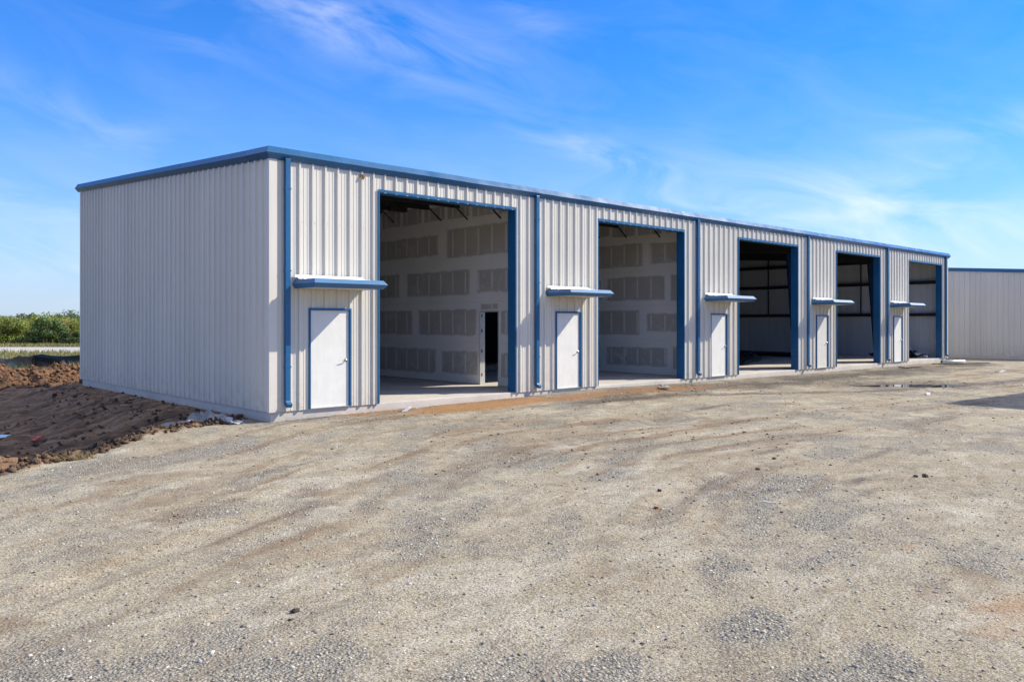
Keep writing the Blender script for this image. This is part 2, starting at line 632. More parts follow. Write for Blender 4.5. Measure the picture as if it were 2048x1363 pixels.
    gy_ = t.node('ShaderNodeSeparateXYZ', {0: v}).outputs[1]
    dd = t.mix(t.math('MULTIPLY', t.rng(gy_, 16.5, 18.5), t.rng(mid, 0.3, 0.7, 0.5, 1.0), clamp=True), dd, t.mix(t.rng(mid, 0.35, 0.65), (0.055, 0.036, 0.026), (0.20, 0.10, 0.055)))
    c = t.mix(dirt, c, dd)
    gg = t.mix(t.rng(mid, 0.35, 0.65), (0.10, 0.13, 0.035), (0.25, 0.22, 0.085))
    c = t.mix(gras, c, gg)
    rough = t.rng(dm, 0, 1, 0.92, 0.55)
    t.base(c, rough, 0, 0.25)
    h = t.math('ADD', t.math('MULTIPLY', fin, 0.5),
               t.math('MULTIPLY', t.math('SUBTRACT', 1.0, vor.outputs['Distance']), t.math('ADD', t.math('MULTIPLY', gm, 0.8), 0.25)))
    t.bump(t.math('ADD', h, t.math('MULTIPLY', mid, 0.8)), 0.9, 0.026)
    return t.m


def m_attr(name, layer='tint', rough=0.85, bump=0.3, bscale=60.0):
    t = NT(name)
    c = t.node('ShaderNodeVertexColor', layer_name=layer).outputs['Color']
    v = t.obj()
    n = t.noise(bscale, 4, 0.65, v)
    k = t.rng(n, 0.3, 0.7, 0.8, 1.18)
    cc = t.mix(1.0, c, t.node('ShaderNodeCombineColor', {0: k, 1: k, 2: k}).outputs[0], 'MULTIPLY')
    t.base(cc, rough, 0, 0.25)
    if bump:
        t.bump(n, bump, 0.01)
    return t.m


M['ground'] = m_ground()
M['stone'] = m_attr('crushed_limestone')
M['clod'] = m_attr('soil_clods', rough=0.95, bump=0.6, bscale=25)
M['water'] = NT('muddy_water').base((0.05, 0.042, 0.032), 0.03, 0, 0.6).m
M['asphalt'] = simple('worn_pale_road', (0.42, 0.39, 0.35), 0.85, 0.1, 0.6)
M['silt'] = simple('black_geotextile', (0.014, 0.015, 0.018), 0.42, 0.3, 2, 0, 0.2)
M['wood'] = simple('weathered_stake_wood', (0.32, 0.24, 0.15), 0.8, 0.2, 8)
M['bark'] = simple('bark', (0.10, 0.075, 0.05), 0.9, 0.25, 8)

# ------------------------------------------------------------------ ground
LB, DB = 37.82, 13.52          # building length and depth
BAY = 7.529

def G(u, v, z=-0.4):
    """ground point at a place measured in the photograph (used once, to lay patches out)"""
    s, c = math.sin(YAW), math.cos(YAW)
    d = F_PX * (CAM[2] - z) / (v - 644.87)
    r = d * (u - 1024) / F_PX
    return CAM[0] + d * s + r * c, CAM[1] + d * c - r * s


PATCH = [(*G(u, v), rx, ry, a) for u, v, rx, ry, a in (
    (1520, 1240, .38, .26, 1.0), (1720, 1335, .60, .30, 1.0), (1995, 1110, .9, .5, .8), (1640, 1120, .5, .25, .5), (1430, 1135, .35, .2, .6), (420, 1030, .45, .28, .7),
    (200, 1345, .28, .15, .6), (680, 1300, .3, .2, .8), (1180, 1345, .45, .2, .8), (700, 850, 1.6, .45, .9), (330, 925, 1.2, .35, .8), (880, 868, 1.5, .35, .6),
    (1240, 930, .8, .25, .6), (1530, 985, 1., .25, .5), (1620, 1060, .5, .3, .5), (90, 960, 1.0, .3, .7))]
TRACKS = [[(-12, -9.2), (-6, -6.1), (0, -3.3), (6, -2.6), (14, -3.4), (22, -4.9), (34, -6.0), (60, -8)],
          [(-12, -11.3), (-6, -8.0), (0, -5.2), (6, -4.4), (14, -5.2), (22, -6.6), (34, -7.8), (60, -10)],
          [(-9, -13.2), (-5, -10.0), (0, -7.6), (7, -6.4), (16, -6.6), (40, -9.6)],
          [(-8.0, -15.0), (-4, -11.6), (1, -9.4), (8, -8.3), (18, -8.6), (40, -11.5)],
          [(-6.5, -9.0), (-2.8, -8.5), (2, -9.8), (6, -12.6), (9, -16)],
          [(-12, -6.5), (-7, -4.0), (-3, -1.9), (2, -1.6), (8, -1.5)]]
EDGE_X = [-40, -12, -8, -5.15, -4.5, -4.0, -3.6, -3.1, -2.5, -1.5, -0.9, -0.4, 0.3, 60]
EDGE_Y = [-16, -6.0, -3.6, -2.15, -1.9, -1.95, -1.5, -0.75, -0.35, -0.1, 0.3, 0.75, 0.9, 0.9]
PUD = (21.2, -4.35)
PUD_Z = -0.342
PUD2 = (-4.15, 5.6)
PUD2_Z = -0.70


def masks(x, y):
    edge = np.interp(x, EDGE_X, EDGE_Y) + 0.28 * fbm(x * 1.3, y * 1.3, 3, 4) + 0.08 * fbm(x * 7, y * 7, 5, 2)
    inb = (x > -0.02) & (y > -0.02)
    dirt = sstep(-0.03, 0.10, y - edge) * (x < 0.4)
    dirt = np.where(inb & (y < DB), 0.0, dirt)
    back = sstep(11.0, 13.0, y)
    dirt = np.maximum(dirt, back * (x < 60))
    far = sstep(21.8, 23.0, y + 0.1 * x + 2.0 * fbm(x * .5, y * .5, 8, 3))
    grass = np.clip(far + 0.0, 0, 1)
    grass = np.maximum(grass, sstep(62, 70, np.hypot(x - 10, y)))
    dirt = dirt * (1 - grass)
    clay = np.zeros_like(x)
    for cx, cyy, rx, ry, a in ((5.4, -0.6, 2.3, 0.7, 1.4), (8.4, -0.9, 2.6, 0.6, 0.9), (11.8, -1.1, 2.6, 0.6, 1.2), (2.6, -0.2, 1.3, 0.25, 0.9),
                               (14.8, -1.8, 1.6, 0.5, 0.5), (-0.45, -13.6, 0.9, 0.35, 0.5), (0.7, -12.35, 0.3, 0.12, 0.45)):
        clay = np.maximum(clay, a * np.exp(-(((x - cx) / rx) ** 2 + ((y - cyy) / ry) ** 2)))
    damp = np.zeros_like(x)
    px, py = x - PUD[0], y - PUD[1]
    t1 = px * 0.86 - py * 0.51
    t2 = px * 0.51 + py * 0.86
    damp = np.maximum(damp, 1.0 * np.exp(-((t1 / 4.2) ** 2 + (t2 / 1.7) ** 2)))
    db = seg_dist(x, y, [(7.5, -1.9), (11, -2.6), (15, -3.9), (19, -5.2), (24, -6.0), (30, -6.2)])
    damp = np.maximum(damp, 0.85 * np.exp(-(db / 0.5) ** 2) * sstep(0.15, 0.5, vnoise(x * 0.5, y * 1.6, 31)))
    db = seg_dist(x, y, [(9, -1.5), (15, -1.6), (22, -1.8), (30, -2.2)])
    damp = np.maximum(damp, 0.62 * np.exp(-(db / 0.8) ** 2) * sstep(0.2, 0.55, vnoise(x * 0.45, y * 1.1, 35)))
    damp = np.maximum(damp, 1.0 * np.exp(-((y + 1.5) / 1.35) ** 2) * sstep(8.0, 11.5, x) * sstep(46, 34, x) * sstep(0.18, 0.62, fbm(x * 0.6, y * 1.5, 37, 4) * 0.5 + 0.5))
    for cx, cyy, rx, ry, a in ((4.6, -8.6, 0.9, 0.13, 0.8), (5.6, -9.9, 1.0, 0.13, 0.7), (9.0, -4.5, 1.0, 0.14, 0.9), (2.0, -10.1, 0.4, 0.1, 0.8),
                               (3.6, -10.6, 0.5, 0.12, 0.8), (33.5, -2.4, 2.6, 0.4, 0.6), (3.0, -11.0, 0.6, 0.1, .6)):
        damp = np.maximum(damp, a * np.exp(-(((x - cx) / rx) ** 2 + ((y - cyy) / ry) ** 2)))
    # wheel-dragged streaks, flowing along the drive
    fl = np.where(x < 3, 0.45 * (x - 3) * np.clip((3 - x) / 6, 0, 1) ** 0.5, -0.07 * (x - 3))
    n = y - fl + 0.22 * fbm(x * 0.5, y * 0.5, 44, 3) + 0.05 * fbm(x * 2.2, y * 2.2, 46, 3)
    strk = 0.6 * sstep(0.48, 0.80, vnoise(x * 0.30 + 3, n * 2.6, 41)) + 0.55 * sstep(0.50, 0.8, vnoise(x * 0.55 + 9, n * 7.0, 43))
    strk = strk * sstep(-12.2, -9.5, y - 0.12 * x) * (0.45 + 0.55 * sstep(0.3, 0.6, vnoise(x * 0.3, y * 0.3, 47)))
    strk = np.maximum(strk, 0.8 * sstep(0.56, 0.85, fbm(x * 0.9, y * 1.3, 48, 4) * 0.5 + 0.5))
    tr = np.zeros_like(x)
    for i, tk in enumerate(TRACKS):
        d = seg_dist(x, y, tk)
        br = sstep(0.35, 0.7, vnoise(x * 0.55 + 20 * i, y * 0.55, 50 + i))
        tr = np.maximum(tr, 0.42 * np.exp(-((d - 0.24) / 0.16) ** 2) * br)
        tr = np.maximum(tr, 0.2 * np.exp(-(d / 0.5) ** 2) * br)
    strk = np.maximum(strk * 0.95, tr)
    grav = 0.30 + 1.0 * fbm(x * 0.75 + 5, n * 1.3, 61, 4)
    for cx, cyy, rx, ry, a in ((9.5, -1.1, 2, .4, .5), (16, -1.3, 8, 0.7, 0.7), (27, -1.6, 8, 0.9, 0.6)):
        grav = np.maximum(grav, grav + a * np.exp(-(((x - cx) / rx) ** 2 + ((y - cyy) / ry) ** 2)))
    for cx, cyy, rx, ry, a in PATCH:
        wb = 1 + 0.5 * fbm(x * 1.7, y * 1.7, 66, 3)
        grav = grav + a * np.exp(-(((x - cx) / rx) ** 2 + ((y - cyy) / ry) ** 2) * wb)
    grav = grav + 0.6 * np.exp(-((y + 0.12) / 0.16) ** 2) * (x > 0) * (x < LB)
    grav = np.clip(grav, 0, 1)
    return dirt, clay, damp, grav, np.clip(strk, 0, 1), grass


def height(x, y, fine=True):
    x = np.asarray(x, float)
    y = np.asarray(y, float)
    fx = np.interp(x, [-5, 0, 2, 4, 7, 9, 10.4, 12, 14.5, 22, 32, 38, 44, 60], [-.26, -.215, -.18, -.17, -.14, -.10, -.075, -.10, -.135, -.19, -.205, -.21, -.33, -.45])
    drop = np.interp(-y, [-50, 0, 0.6, 2, 6, 12, 40], [0, 0, 0.015, 0.06, 0.15, 0.20, 0.3])
    z = fx - drop
    # west side: bank falling from the slab into a swale
    w = np.interp(-x, [0, 0.4, 1.0, 2.2, 3.6, 5.5, 7.5, 12, 40], [0, 0.01, 0.06, 0.36, 0.54, 0.56, 0.45, 0.38, 0.38])
    wm = sstep(-0.3, 2.2, y - np.interp(x, EDGE_X, EDGE_Y))
    z = z - w * wm * (x < 0)
    # beyond the building
    z = np.where(y > 10, z + (-0.62 - z) * sstep(12.5, 19, y), z)
    # heap of spoil behind the north-west corner
    for hx, hy, rx, ry, hh in ((-2.2, 20.0, 2.0, 1.5, 0.55), (-5.0, 19.8, 2.4, 1.6, 0.55), (0.6, 20.4, 1.9, 1.3, 0.42), (-8.4, 19.6, 2.4, 1.6, 0.5), (2.8, 20.6, 2.0, 1.2, 0.30)):
        z = z + hh * np.exp(-(((x - hx) / rx) ** 2 + ((y - hy) / ry) ** 2) ** 1.3)
    # gravel undulation and wheel ruts
    z = z + (0.05 * fbm(x * 0.35, y * 0.35, 71, 3) + 0.022 * fbm(x * 0.9, y * 1.5, 73, 3)) * sstep(0.0, 2.5, np.maximum(-y, -x))
    for i, tk in enumerate(TRACKS):
        d = seg_dist(x, y, tk)
        br = 0.55 * sstep(0.4, 0.75, vnoise(x * 0.55 + 20 * i, y * 0.55, 50 + i))
        z = z + br * (-0.030 * np.exp(-(d / 0.17) ** 2) + 0.026 * np.exp(-((d - 0.30) / 0.09) ** 2))
    px, py = x - PUD[0], y - PUD[1]
    t1 = px * 0.86 - py * 0.51
    t2 = px * 0.51 + py * 0.86
    wob = 1 + 0.35 * fbm(x * 1.1, y * 1.1, 90, 3)
    g = np.exp(-((t1 / (2.6 * wob)) ** 2 + (t2 / (0.9 * wob)) ** 2))
    z = z * (1 - g) + (PUD_Z - 0.05) * g + 0.028 * np.exp(-((np.sqrt((t1 / 2.9) ** 2 + (t2 / 1.4) ** 2) - 1) / 0.2) ** 2)
    g = np.exp(-(((x - PUD2[0]) / 0.7) ** 2 + ((y - PUD2[1]) / 0.55) ** 2))
    z = z * (1 - g) + (PUD2_Z - 0.06) * g
    pn = np.exp(-((t1 / 3.4) ** 2 + (t2 / 1.5) ** 2))
    z = z + pn * 0.05 * fbm(x * 1.9, y * 2.6, 92, 3)
    if fine:
        dirt = masks(x, y)[0]
        z = z + 0.012 * fbm(x * 2.1, y * 2.1, 75, 4) + 0.006 * fbm(x * 11, y * 11, 79, 2)
        rough = dirt * sstep(-0.02, 0.3, np.maximum(-x, y - DB - 0.2))
        ridge = np.abs(fbm(x * 1.5, y * 2.6, 85, 4))
        z = z + rough * (0.10 * fbm(x * 1.7, y * 1.7, 81, 4) + 0.13 * ridge - 0.03 + 0.025 * fbm(x * 1.1 + y * 0.4, (y - x * 0.25) * 4.2, 83, 4) + 0.05 * fbm(x * 5, y * 5, 84, 3))
        hp = sstep(17.4, 18.6, y) * sstep(22.5, 21.2, y) * dirt
        z = z + hp * (0.34 * np.abs(fbm(x * 1.6, y * 1.6, 88, 4)) + 0.16 * fbm(x * 4, y * 4, 89, 3))
        lip = np.exp(-((y - np.interp(x, EDGE_X, EDGE_Y) - 0.35) / 0.3) ** 2) * (x < -0.5) * (x > -14)
        z = z + lip * (0.05 + 0.10 * np.abs(fbm(x * 2.6, y * 2.6, 95, 3)))
    inside = sstep(0.05, 0.35, np.minimum(np.minimum(x, LB - x), np.minimum(y, DB - y)))
    z = z - 0.5 * inside
    return z


def axis_pts(parts):
    out = []
    for a, b, s0, s1 in parts:
        p = a
        while p < b - 1e-6:
            out.append(p)
            f = (p - a) / (b - a)
            p += s0 + (s1 - s0) * f
    out.append(parts[-1][1])
    return np.array(out)


gx = axis_pts([(-900, -60, 120, 20), (-60, -10, 6, 0.25), (-10, 5.5, 0.05, 0.05), (5.5, 25, 0.055, 0.2), (25, 50, 0.22, 0.4), (50, 120, 1, 8), (120, 1200, 15, 140)])
gy = axis_pts([(-900, -60, 120, 20), (-60, -14.6, 6, 0.2), (-14.6, 2.5, 0.05, 0.05), (2.5, 23, 0.07, 0.1), (23, 60, 0.4, 1.2), (60, 150, 2, 8), (150, 1200, 15, 140)])
X, Y = np.meshgrid(gx, gy)
X1, Y1 = X.ravel(), Y.ravel()
Z1 = height(X1, Y1)
mk = masks(X1, Y1)
nx, ny = len(gx), len(gy)
ii = (np.arange(ny - 1)[:, None] * nx + np.arange(nx - 1)[None, :]).ravel()
faces = np.stack([ii, ii + 1, ii + nx + 1, ii + nx], 1)
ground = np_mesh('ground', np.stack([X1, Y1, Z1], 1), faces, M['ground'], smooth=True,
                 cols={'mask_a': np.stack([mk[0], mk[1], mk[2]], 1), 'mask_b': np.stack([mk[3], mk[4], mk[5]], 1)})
tag(ground, 'pale gravel and dirt yard with wheel tracks', kind='structure')


def gz(x, y):
    return float(height(np.array([x]), np.array([y]))[0])


def water(name, cx, cyy, z, rx, ry, rot, label):
    b = MB()
    n = 48
    b.v = [(cx, cyy, z)]
    for i in range(n):
        a = 2 * math.pi * i / n
        x, y = rx * math.cos(a), ry * math.sin(a)
        b.v.append((cx + x * math.cos(rot) - y * math.sin(rot), cyy + x * math.sin(rot) + y * math.cos(rot), z))
    b.f = [(0, i + 1, (i + 1) % n + 1) for i in range(n)]
    return tag(b.build(name, M['water']), label, kind='structure')


water('puddle', PUD[0], PUD[1], PUD_Z, 3.4, 1.5, math.atan2(-0.51, 0.86), 'shallow muddy puddle in the gravel drive')
water('puddle', PUD2[0], PUD2[1], PUD2_Z - 0.015, 0.62, 0.42, 0.0, 'puddle at the foot of the dirt bank')

# far road across the field
s_, c_ = math.sin(YAW), math.cos(YAW)
b = MB()
for d0, d1, z0, z1 in ((65, 79, -0.60, -0.56),):
    rings = []
    for d, z in ((d0 - 0.4, -0.75), (d0, z0), ((d0 + d1) / 2, (z0 + z1) / 2 + 0.06), (d1, z1), (d1 + 0.4, -0.75)):
        rings.append([P(u, d, z) for u in (-6000, -2500, -900, 0, 160, 900, 1600, 2400, 4000, 6000)])
    n = len(rings[0])
    for r in rings:
        b.v += r
    for i in range(len(rings) - 1):
        for j in range(n - 1):
            b.f.append((i * n + j, i * n + j + 1, (i + 1) * n + j + 1, (i + 1) * n + j))
tag(b.build('road', M['asphalt']), 'pale two-lane road beyond the fence', kind='structure')

# ------------------------------------------------------------------ the workshop building
bld = empty('metal_building')
tag(bld, 'long light grey ribbed metal workshop with blue trim and five open bays', 'building')
ZT, ZB = 5.217, -0.010        # wall panel top (front) and bottom
SLOPE = (6.15 - 5.217) / DB
O0, OW, OZ = 2.627, 4.2415, 4.79      # overhead opening: offset in the bay, width, head
D0, DW, DZ = 0.870, 1.029, 2.15       # entry door outer frame
PITCH = 0.3048
RIB = [(-0.034, 0.0), (-0.020, 0.040), (0.020, 0.040), (0.034, 0.0)]


def profile(s0, s1, phase, base=0.006):
    """points (s, off) of ribbed sheet between s0 and s1"""
    pts = []
    k0 = int(math.floor((s0 - phase) / PITCH)) - 1
    k1 = int(math.ceil((s1 - phase) / PITCH)) + 1
    for k in range(k0, k1 + 1):
        c = phase + k * PITCH
        for ds, of in RIB:
            pts.append((c + ds, of))
        for mc in (PITCH * 0.36, PITCH * 0.64):
            pts += [(c + mc - 0.013, 0), (c + mc - 0.007, 0.007), (c + mc + 0.007, 0.007), (c + mc + 0.013, 0)]
    ss = [p[0] for p in pts]
    oo = [p[1] for p in pts]
    out = [(s0, float(np.interp(s0, ss, oo)))] + [p for p in pts if s0 + 1e-4 < p[0] < s1 - 1e-4] + [(s1, float(np.interp(s1, ss, oo)))]
    return [(s, o + base) for s, o in out]


def wall_panels(parent, fmap, s0, s1, phase, zbot, ztop, holes=(), mat=None, name='wall_panel', first=None):
    """one object per 0.914 m sheet; holes = (a, b, z head)"""
    edges = [s0]
    k = phase + (0 if first is None else first)
    while k < s1:
        if k > s0 + 0.05:
            edges.append(k)
        k += PITCH * 3
    edges.append(s1)
    res = []
    for a, c in zip(edges[:-1], edges[1:]):
        if c - a < 0.02:
            continue
        mb = MB()
        cuts = sorted({a, c} | {h for hh in holes for h in hh[:2] if a < h < c})
        for p, q in zip(cuts[:-1], cuts[1:]):
            mid = (p + q) / 2
            zb = zbot
            for h in holes:
                if h[0] < mid < h[1]:
                    zb = h[2]
            pr = profile(p, q, phase)
            vs0 = [fmap(s, o, zb) for s, o in pr]
            vs1 = [fmap(s, o, ztop(s)) for s, o in pr]
            n = len(pr)
            mb.add(vs0 + vs1, [(i, i + 1, n + i + 1, n + i) for i in range(n - 1)])
        res.append(mb.build(name, mat or M['panel'], parent))
    return res


holes = []
for i in range(5):
    holes.append((BAY * i + O0, BAY * i + O0 + OW, OZ))
    holes.append((BAY * i + D0 + 0.02, BAY * i + D0 + DW - 0.02, DZ - 0.01))
wall_panels(bld, lambda s, o, z: (s, -o, z), 0.13, LB - 0.06, 0.045, ZB, lambda s: ZT + 0.05, holes)
wall_panels(bld, lambda s, o, z: (-o, s, z), 0.05, DB, 0.02, ZB, lambda s: ZT + 0.05 + SLOPE * s)
wall_panels(bld, lambda s, o, z: (LB + o, s, z), 0.05, DB, 0.02, ZB, lambda s: ZT + 0.05 + SLOPE * s)
wall_panels(bld, lambda s, o, z: (s, DB + o, z), 0.0, LB, 0.045, ZB, lambda s: ZT + 0.05 + SLOPE * DB)
# screw rows along the girts, joined into one part per wall
def screws(fmap, s0, s1, phase, zs, hl=()):
    mb = MB()
    k = math.ceil((s0 - phase) / PITCH)
    while phase + k * PITCH < s1:
        for ds in (-0.062, 0.062):
            sx_ = phase + k * PITCH + ds
            for z in zs:
                if any(h[0] - 0.05 < sx_ < h[1] + 0.05 and z < h[2] + 0.08 for h in hl):
                    continue
                ring = [(sx_ + 0.010 * math.cos(a), z + 0.010 * math.sin(a)) for a in [math.pi / 3 * q for q in range(6)]]
                mb.loops([[fmap(p, 0.005, q) for p, q in ring], [fmap(p, 0.016, q) for p, q in ring]])
        k += 1
    o = mb.build('screw_heads', M['galv'], bld)
    o['kind'] = 'stuff'


screws(lambda s, o, z: (s, -o, z), 0.45, LB - 0.2, 0.045, (0.06, 2.3, 3.97, 5.13), holes)
screws(lambda s, o, z: (-o, s, z), 0.2, DB - 0.1, 0.02, (0.06, 2.3, 3.97, 5.13))
# corner trims
mb = MB()
mb.box(-0.042, 0.135, -0.042, -0.008, ZB - 0.004, ZT + 0.06)
mb.box(-0.042, -0.008, -0.008, 0.055, ZB - 0.004, ZT + 0.06)
mb.build('corner_trim', M['trim'], bld)
mb = MB()
mb.box(LB - 0.07, LB + 0.042, -0.042, -0.008, ZB - 0.004, ZT + 0.06)
mb.box(LB + 0.008, LB + 0.042, -0.008, 0.055, ZB - 0.004, ZT + 0.06)
mb.build('corner_trim', M['trim'], bld)
MB().box(-0.042, -0.008, DB - 0.03, DB + 0.05, ZB - 0.004, ZT + SLOPE * DB).build('corner_trim', M['trim'], bld)

# slab
mb = MB()
mb.box(0.022, LB - 0.022, 0.022, DB - 0.022, -0.9, 0.0)
slab = mb.build('foundation_slab', M['concrete'], bld, bevel=0.012)

# roof sheet with thickness, and dark liner under it
mb = MB()
mb.loops([[(x, -0.05, ZT + 0.12), (x, DB + 0.1, ZT + 0.12 + SLOPE * (DB + 0.1)), (x, DB + 0.1, ZT + 0.22 + SLOPE * (DB + 0.1)), (x, -0.05, ZT + 0.22)] for x in (-0.05, LB + 0.05)])
mb.build('roof', M['roof'], bld)
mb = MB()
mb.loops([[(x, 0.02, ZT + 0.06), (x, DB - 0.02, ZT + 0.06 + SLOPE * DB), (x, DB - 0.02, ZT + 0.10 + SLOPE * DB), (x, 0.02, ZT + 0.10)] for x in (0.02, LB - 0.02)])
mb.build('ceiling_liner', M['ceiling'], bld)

# eave gutter and rake trim: bent profile (offset out, z)
PROF = [(0.035, 5.195), (0.14, 5.312), (0.05, 5.455), (-0.06, 5.462), (-0.06, 5.40), (0.02, 5.33), (-0.005, 5.20)]


def gut_ring(x, o_=0.0):
    return [(x, -(o + o_), z) for o, z in PROF]


g_edges = [0.6, 7.3, 13.6, 19.9, 26.2, 32.5, LB + 0.16]
# mitred corner piece
mb = MB()
mb.loops([[(-(o + .003), 0.9, z + SLOPE * 0.9 + .002) for o, z in PROF], [(-(o + .003), -(o + .003), z + .002) for o, z in PROF], [(0.62, -(o + .003), z + .002) for o, z in PROF]])
mb.build('gutter_corner', M['gutter'], bld)
for i, (a, c) in enumerate(zip(g_edges[:-1], g_edges[1:])):
    mb = MB()
    n = 10
    rings = []
    for k in range(n + 1):
        x = a + (c - a) * k / n
        w = 0.004 * math.sin(x * 1.9 + i) + 0.003 * math.sin(x * 4.3)
        rings.append([(x, -(o + (w if o > 0.03 else 0)), z + 0.4 * w) for o, z in PROF])
    mb.loops(rings)
    mb.build('gutter', M['gutter'], bld)
    if i:
        mb = MB()
        mb.loops([[(x, -(o + 0.004 if o > 0 else o), z + (0.004 if z > 5.3 else -0.003)) for o, z in PROF] for x in (a - 0.02, a + 0.02)])
        mb.build('gutter_joint', M['gutter'], bld)
for a, c in ((0.88, 4.75), (4.73, 9.4), (9.38, DB + 0.28)):
    sh = 0.002 * (1 if a in (4.73,) else 0)
    MB().loops([[(-(o + sh), y, z + SLOPE * y + sh) for o, z in PROF] for y in (a, c)]).build('rake_trim', M['blue'], bld)

# downspouts
DS = [0.285, 7.565, 15.07, 22.62, 30.15, 37.43]
for i, x in enumerate(DS):
    w = 0.115
    rings = []
    for yc, z, tilt in ((-0.082, 5.24, 0), (-0.082, 0.22, 0), (-0.10, 0.155, 0.04), (-0.17, 0.10, 0.06)):
        hy = 0.042
        rings.append([(x, yc - hy, z - tilt), (x + w, yc - hy, z - tilt), (x + w, yc + hy, z + tilt * 0), (x, yc + hy, z)])
    rings[3] = [(x, -0.205, 0.15), (x + w, -0.205, 0.15), (x + w, -0.165, 0.075), (x, -0.165, 0.075)]
    rings[2] = [(x, -0.135, 0.19), (x + w, -0.135, 0.19), (x + w, -0.045, 0.125), (x, -0.045, 0.125)]
    d = MB().loops(list(reversed(rings))).build('downspout', M['blue'], bld, bevel=0.006)
    for z in (0.9, 2.9, 4.6):
        MB().box(x - 0.012, x + w + 0.012, -0.128, -0.043, z, z + 0.03).build('strap', M['blue'], d)

# overhead openings: blue wrap, entry doors, awnings
for i in range(5):
    xo = BAY * i
    x0, x1 = xo + O0, xo + O0 + OW
    mb = MB()
    e = 0.045
    mb.box(x0 - 0.005, x0 + 0.012, -0.044, 0.25, 0.002, OZ)             # left jamb
    mb.box(x1 - 0.012, x1 + 0.005, -0.044, 0.25, 0.002, OZ)             # right jamb
    mb.box(x0 - 0.005, x1 + 0.005, -0.044, 0.25, OZ, OZ + 0.014)
    mb.box(x0 - e * .6, x0 - 0.005, -0.047, -0.03, ZB, OZ + 0.014)      # outer flanges
    mb.box(x1 + 0.005, x1 + e * .6, -0.047, -0.03, ZB, OZ + 0.014)
    mb.box(x0 - e * .6, x1 + e * .6, -0.049, -0.03, OZ + 0.014, OZ + 0.075)
    mb.build('opening_trim', M['blue'], bld)
    # entry door
    a, c = xo + D0, xo + D0 + DW
    fm = MB()
    fm.box(a, a + 0.034, -0.05, 0.10, 0.0, DZ)
    fm.box(c - 0.046, c, -0.05, 0.10, 0.0, DZ)
    fm.box(a + 0.034, c - 0.046, -0.05, 0.10, DZ - 0.045, DZ)
    fr = fm.build('door_frame', M['blue'], bld, bevel=0.003)
    lf = MB().box(a + 0.038, c - 0.050, -0.006, 0.04, 0.012, DZ - 0.05).build('door_leaf', M['door_cream'] if i == 3 else M['door'], fr, bevel=0.003)
    hx = c - 0.050 - 0.07
    hm = MB()
    hm.tube([(hx, -0.006, 1.02), (hx, -0.018, 1.02)], 0.036, 14)
    hm.tube([(hx, -0.018, 1.02), (hx, -0.062, 1.02), (hx - 0.02, -0.07, 1.02), (hx - 0.115, -0.068, 1.005)], [0.012, 0.012, 0.011, 0.009], 8)
    hm.build('lever_handle', M['chrome'], fr, smooth=True)
    MB().box(c - 0.053, c - 0.0465, -0.012, -0.0065, 0.97, 1.08).build('strike_plate', M['chrome'], fr)
    for z in (0.24, 1.05, 1.84):
        MB().tube([(a + 0.036, -0.012, z), (a + 0.036, -0.012, z + 0.11)], 0.009, 8).build('hinge', M['hinge'], fr)
    MB().box(a + 0.036, c - 0.048, -0.045, 0.06, 0.0012, 0.0105).build('threshold', M['galv'], fr)
    # awning
    ax0, ax1 = xo + 0.545, xo + 2.19
    dep = 0.865
    ap = [(0.0, 2.552), (0.095, 2.645), (0.0, 2.738), (-0.02, 2.738), (-0.02, 2.552)]
    rings = [[(ax0 - o * .6, -0.012, z) for o, z in ap], [(ax0 - o * .6, -(dep + o), z) for o, z in ap],
             [(ax1 + o * .6, -(dep + o), z) for o, z in ap], [(ax1 + o * .6, -0.012, z) for o, z in ap]]
    aw = MB().loops(rings).build('awning', M['awning_blue'], bld)
    so = MB().box(ax0 + 0.021, ax1 - 0.021, -(dep - 0.021), -0.04, 2.556, 2.568).build('soffit', M['soffit'], aw)
    rp = MB()
    rb = []
    y = 0.03
    n = 0
    pts = [(0.045, 0)]
    for yc in (0.14, 0.36, 0.58, 0.78):
        pts += [(yc - 0.03, 0), (yc - 0.014, 0.032), (yc + 0.014, 0.032), (yc + 0.03, 0)]
    pts += [(dep - 0.02, 0)]
    top = [(-y_, 2.775 - 0.085 * y_ / dep + h) for y_, h in pts]
    bot = [(-y_, 2.765 - 0.085 * y_ / dep) for y_, h in reversed(pts)]
    ring = [(yy, zz) for yy, zz in top + bot]
    rp.loops([[(xx, yy, zz) for yy, zz in ring] for xx in (ax0 + 0.004, ax1 - 0.004)])
    rp.build('roof_sheet', M['awning_white'], aw)
    fl = MB()
    fl.box(ax0 - 0.02, ax1 - 0.0, -0.052, -0.043, 2.745, 2.848)
    fl.box(ax0 - 0.02, ax1 - 0.0, -0.12, -0.052, 2.78, 2.787)
    fl.build('flashing', M['awning_white'], aw)

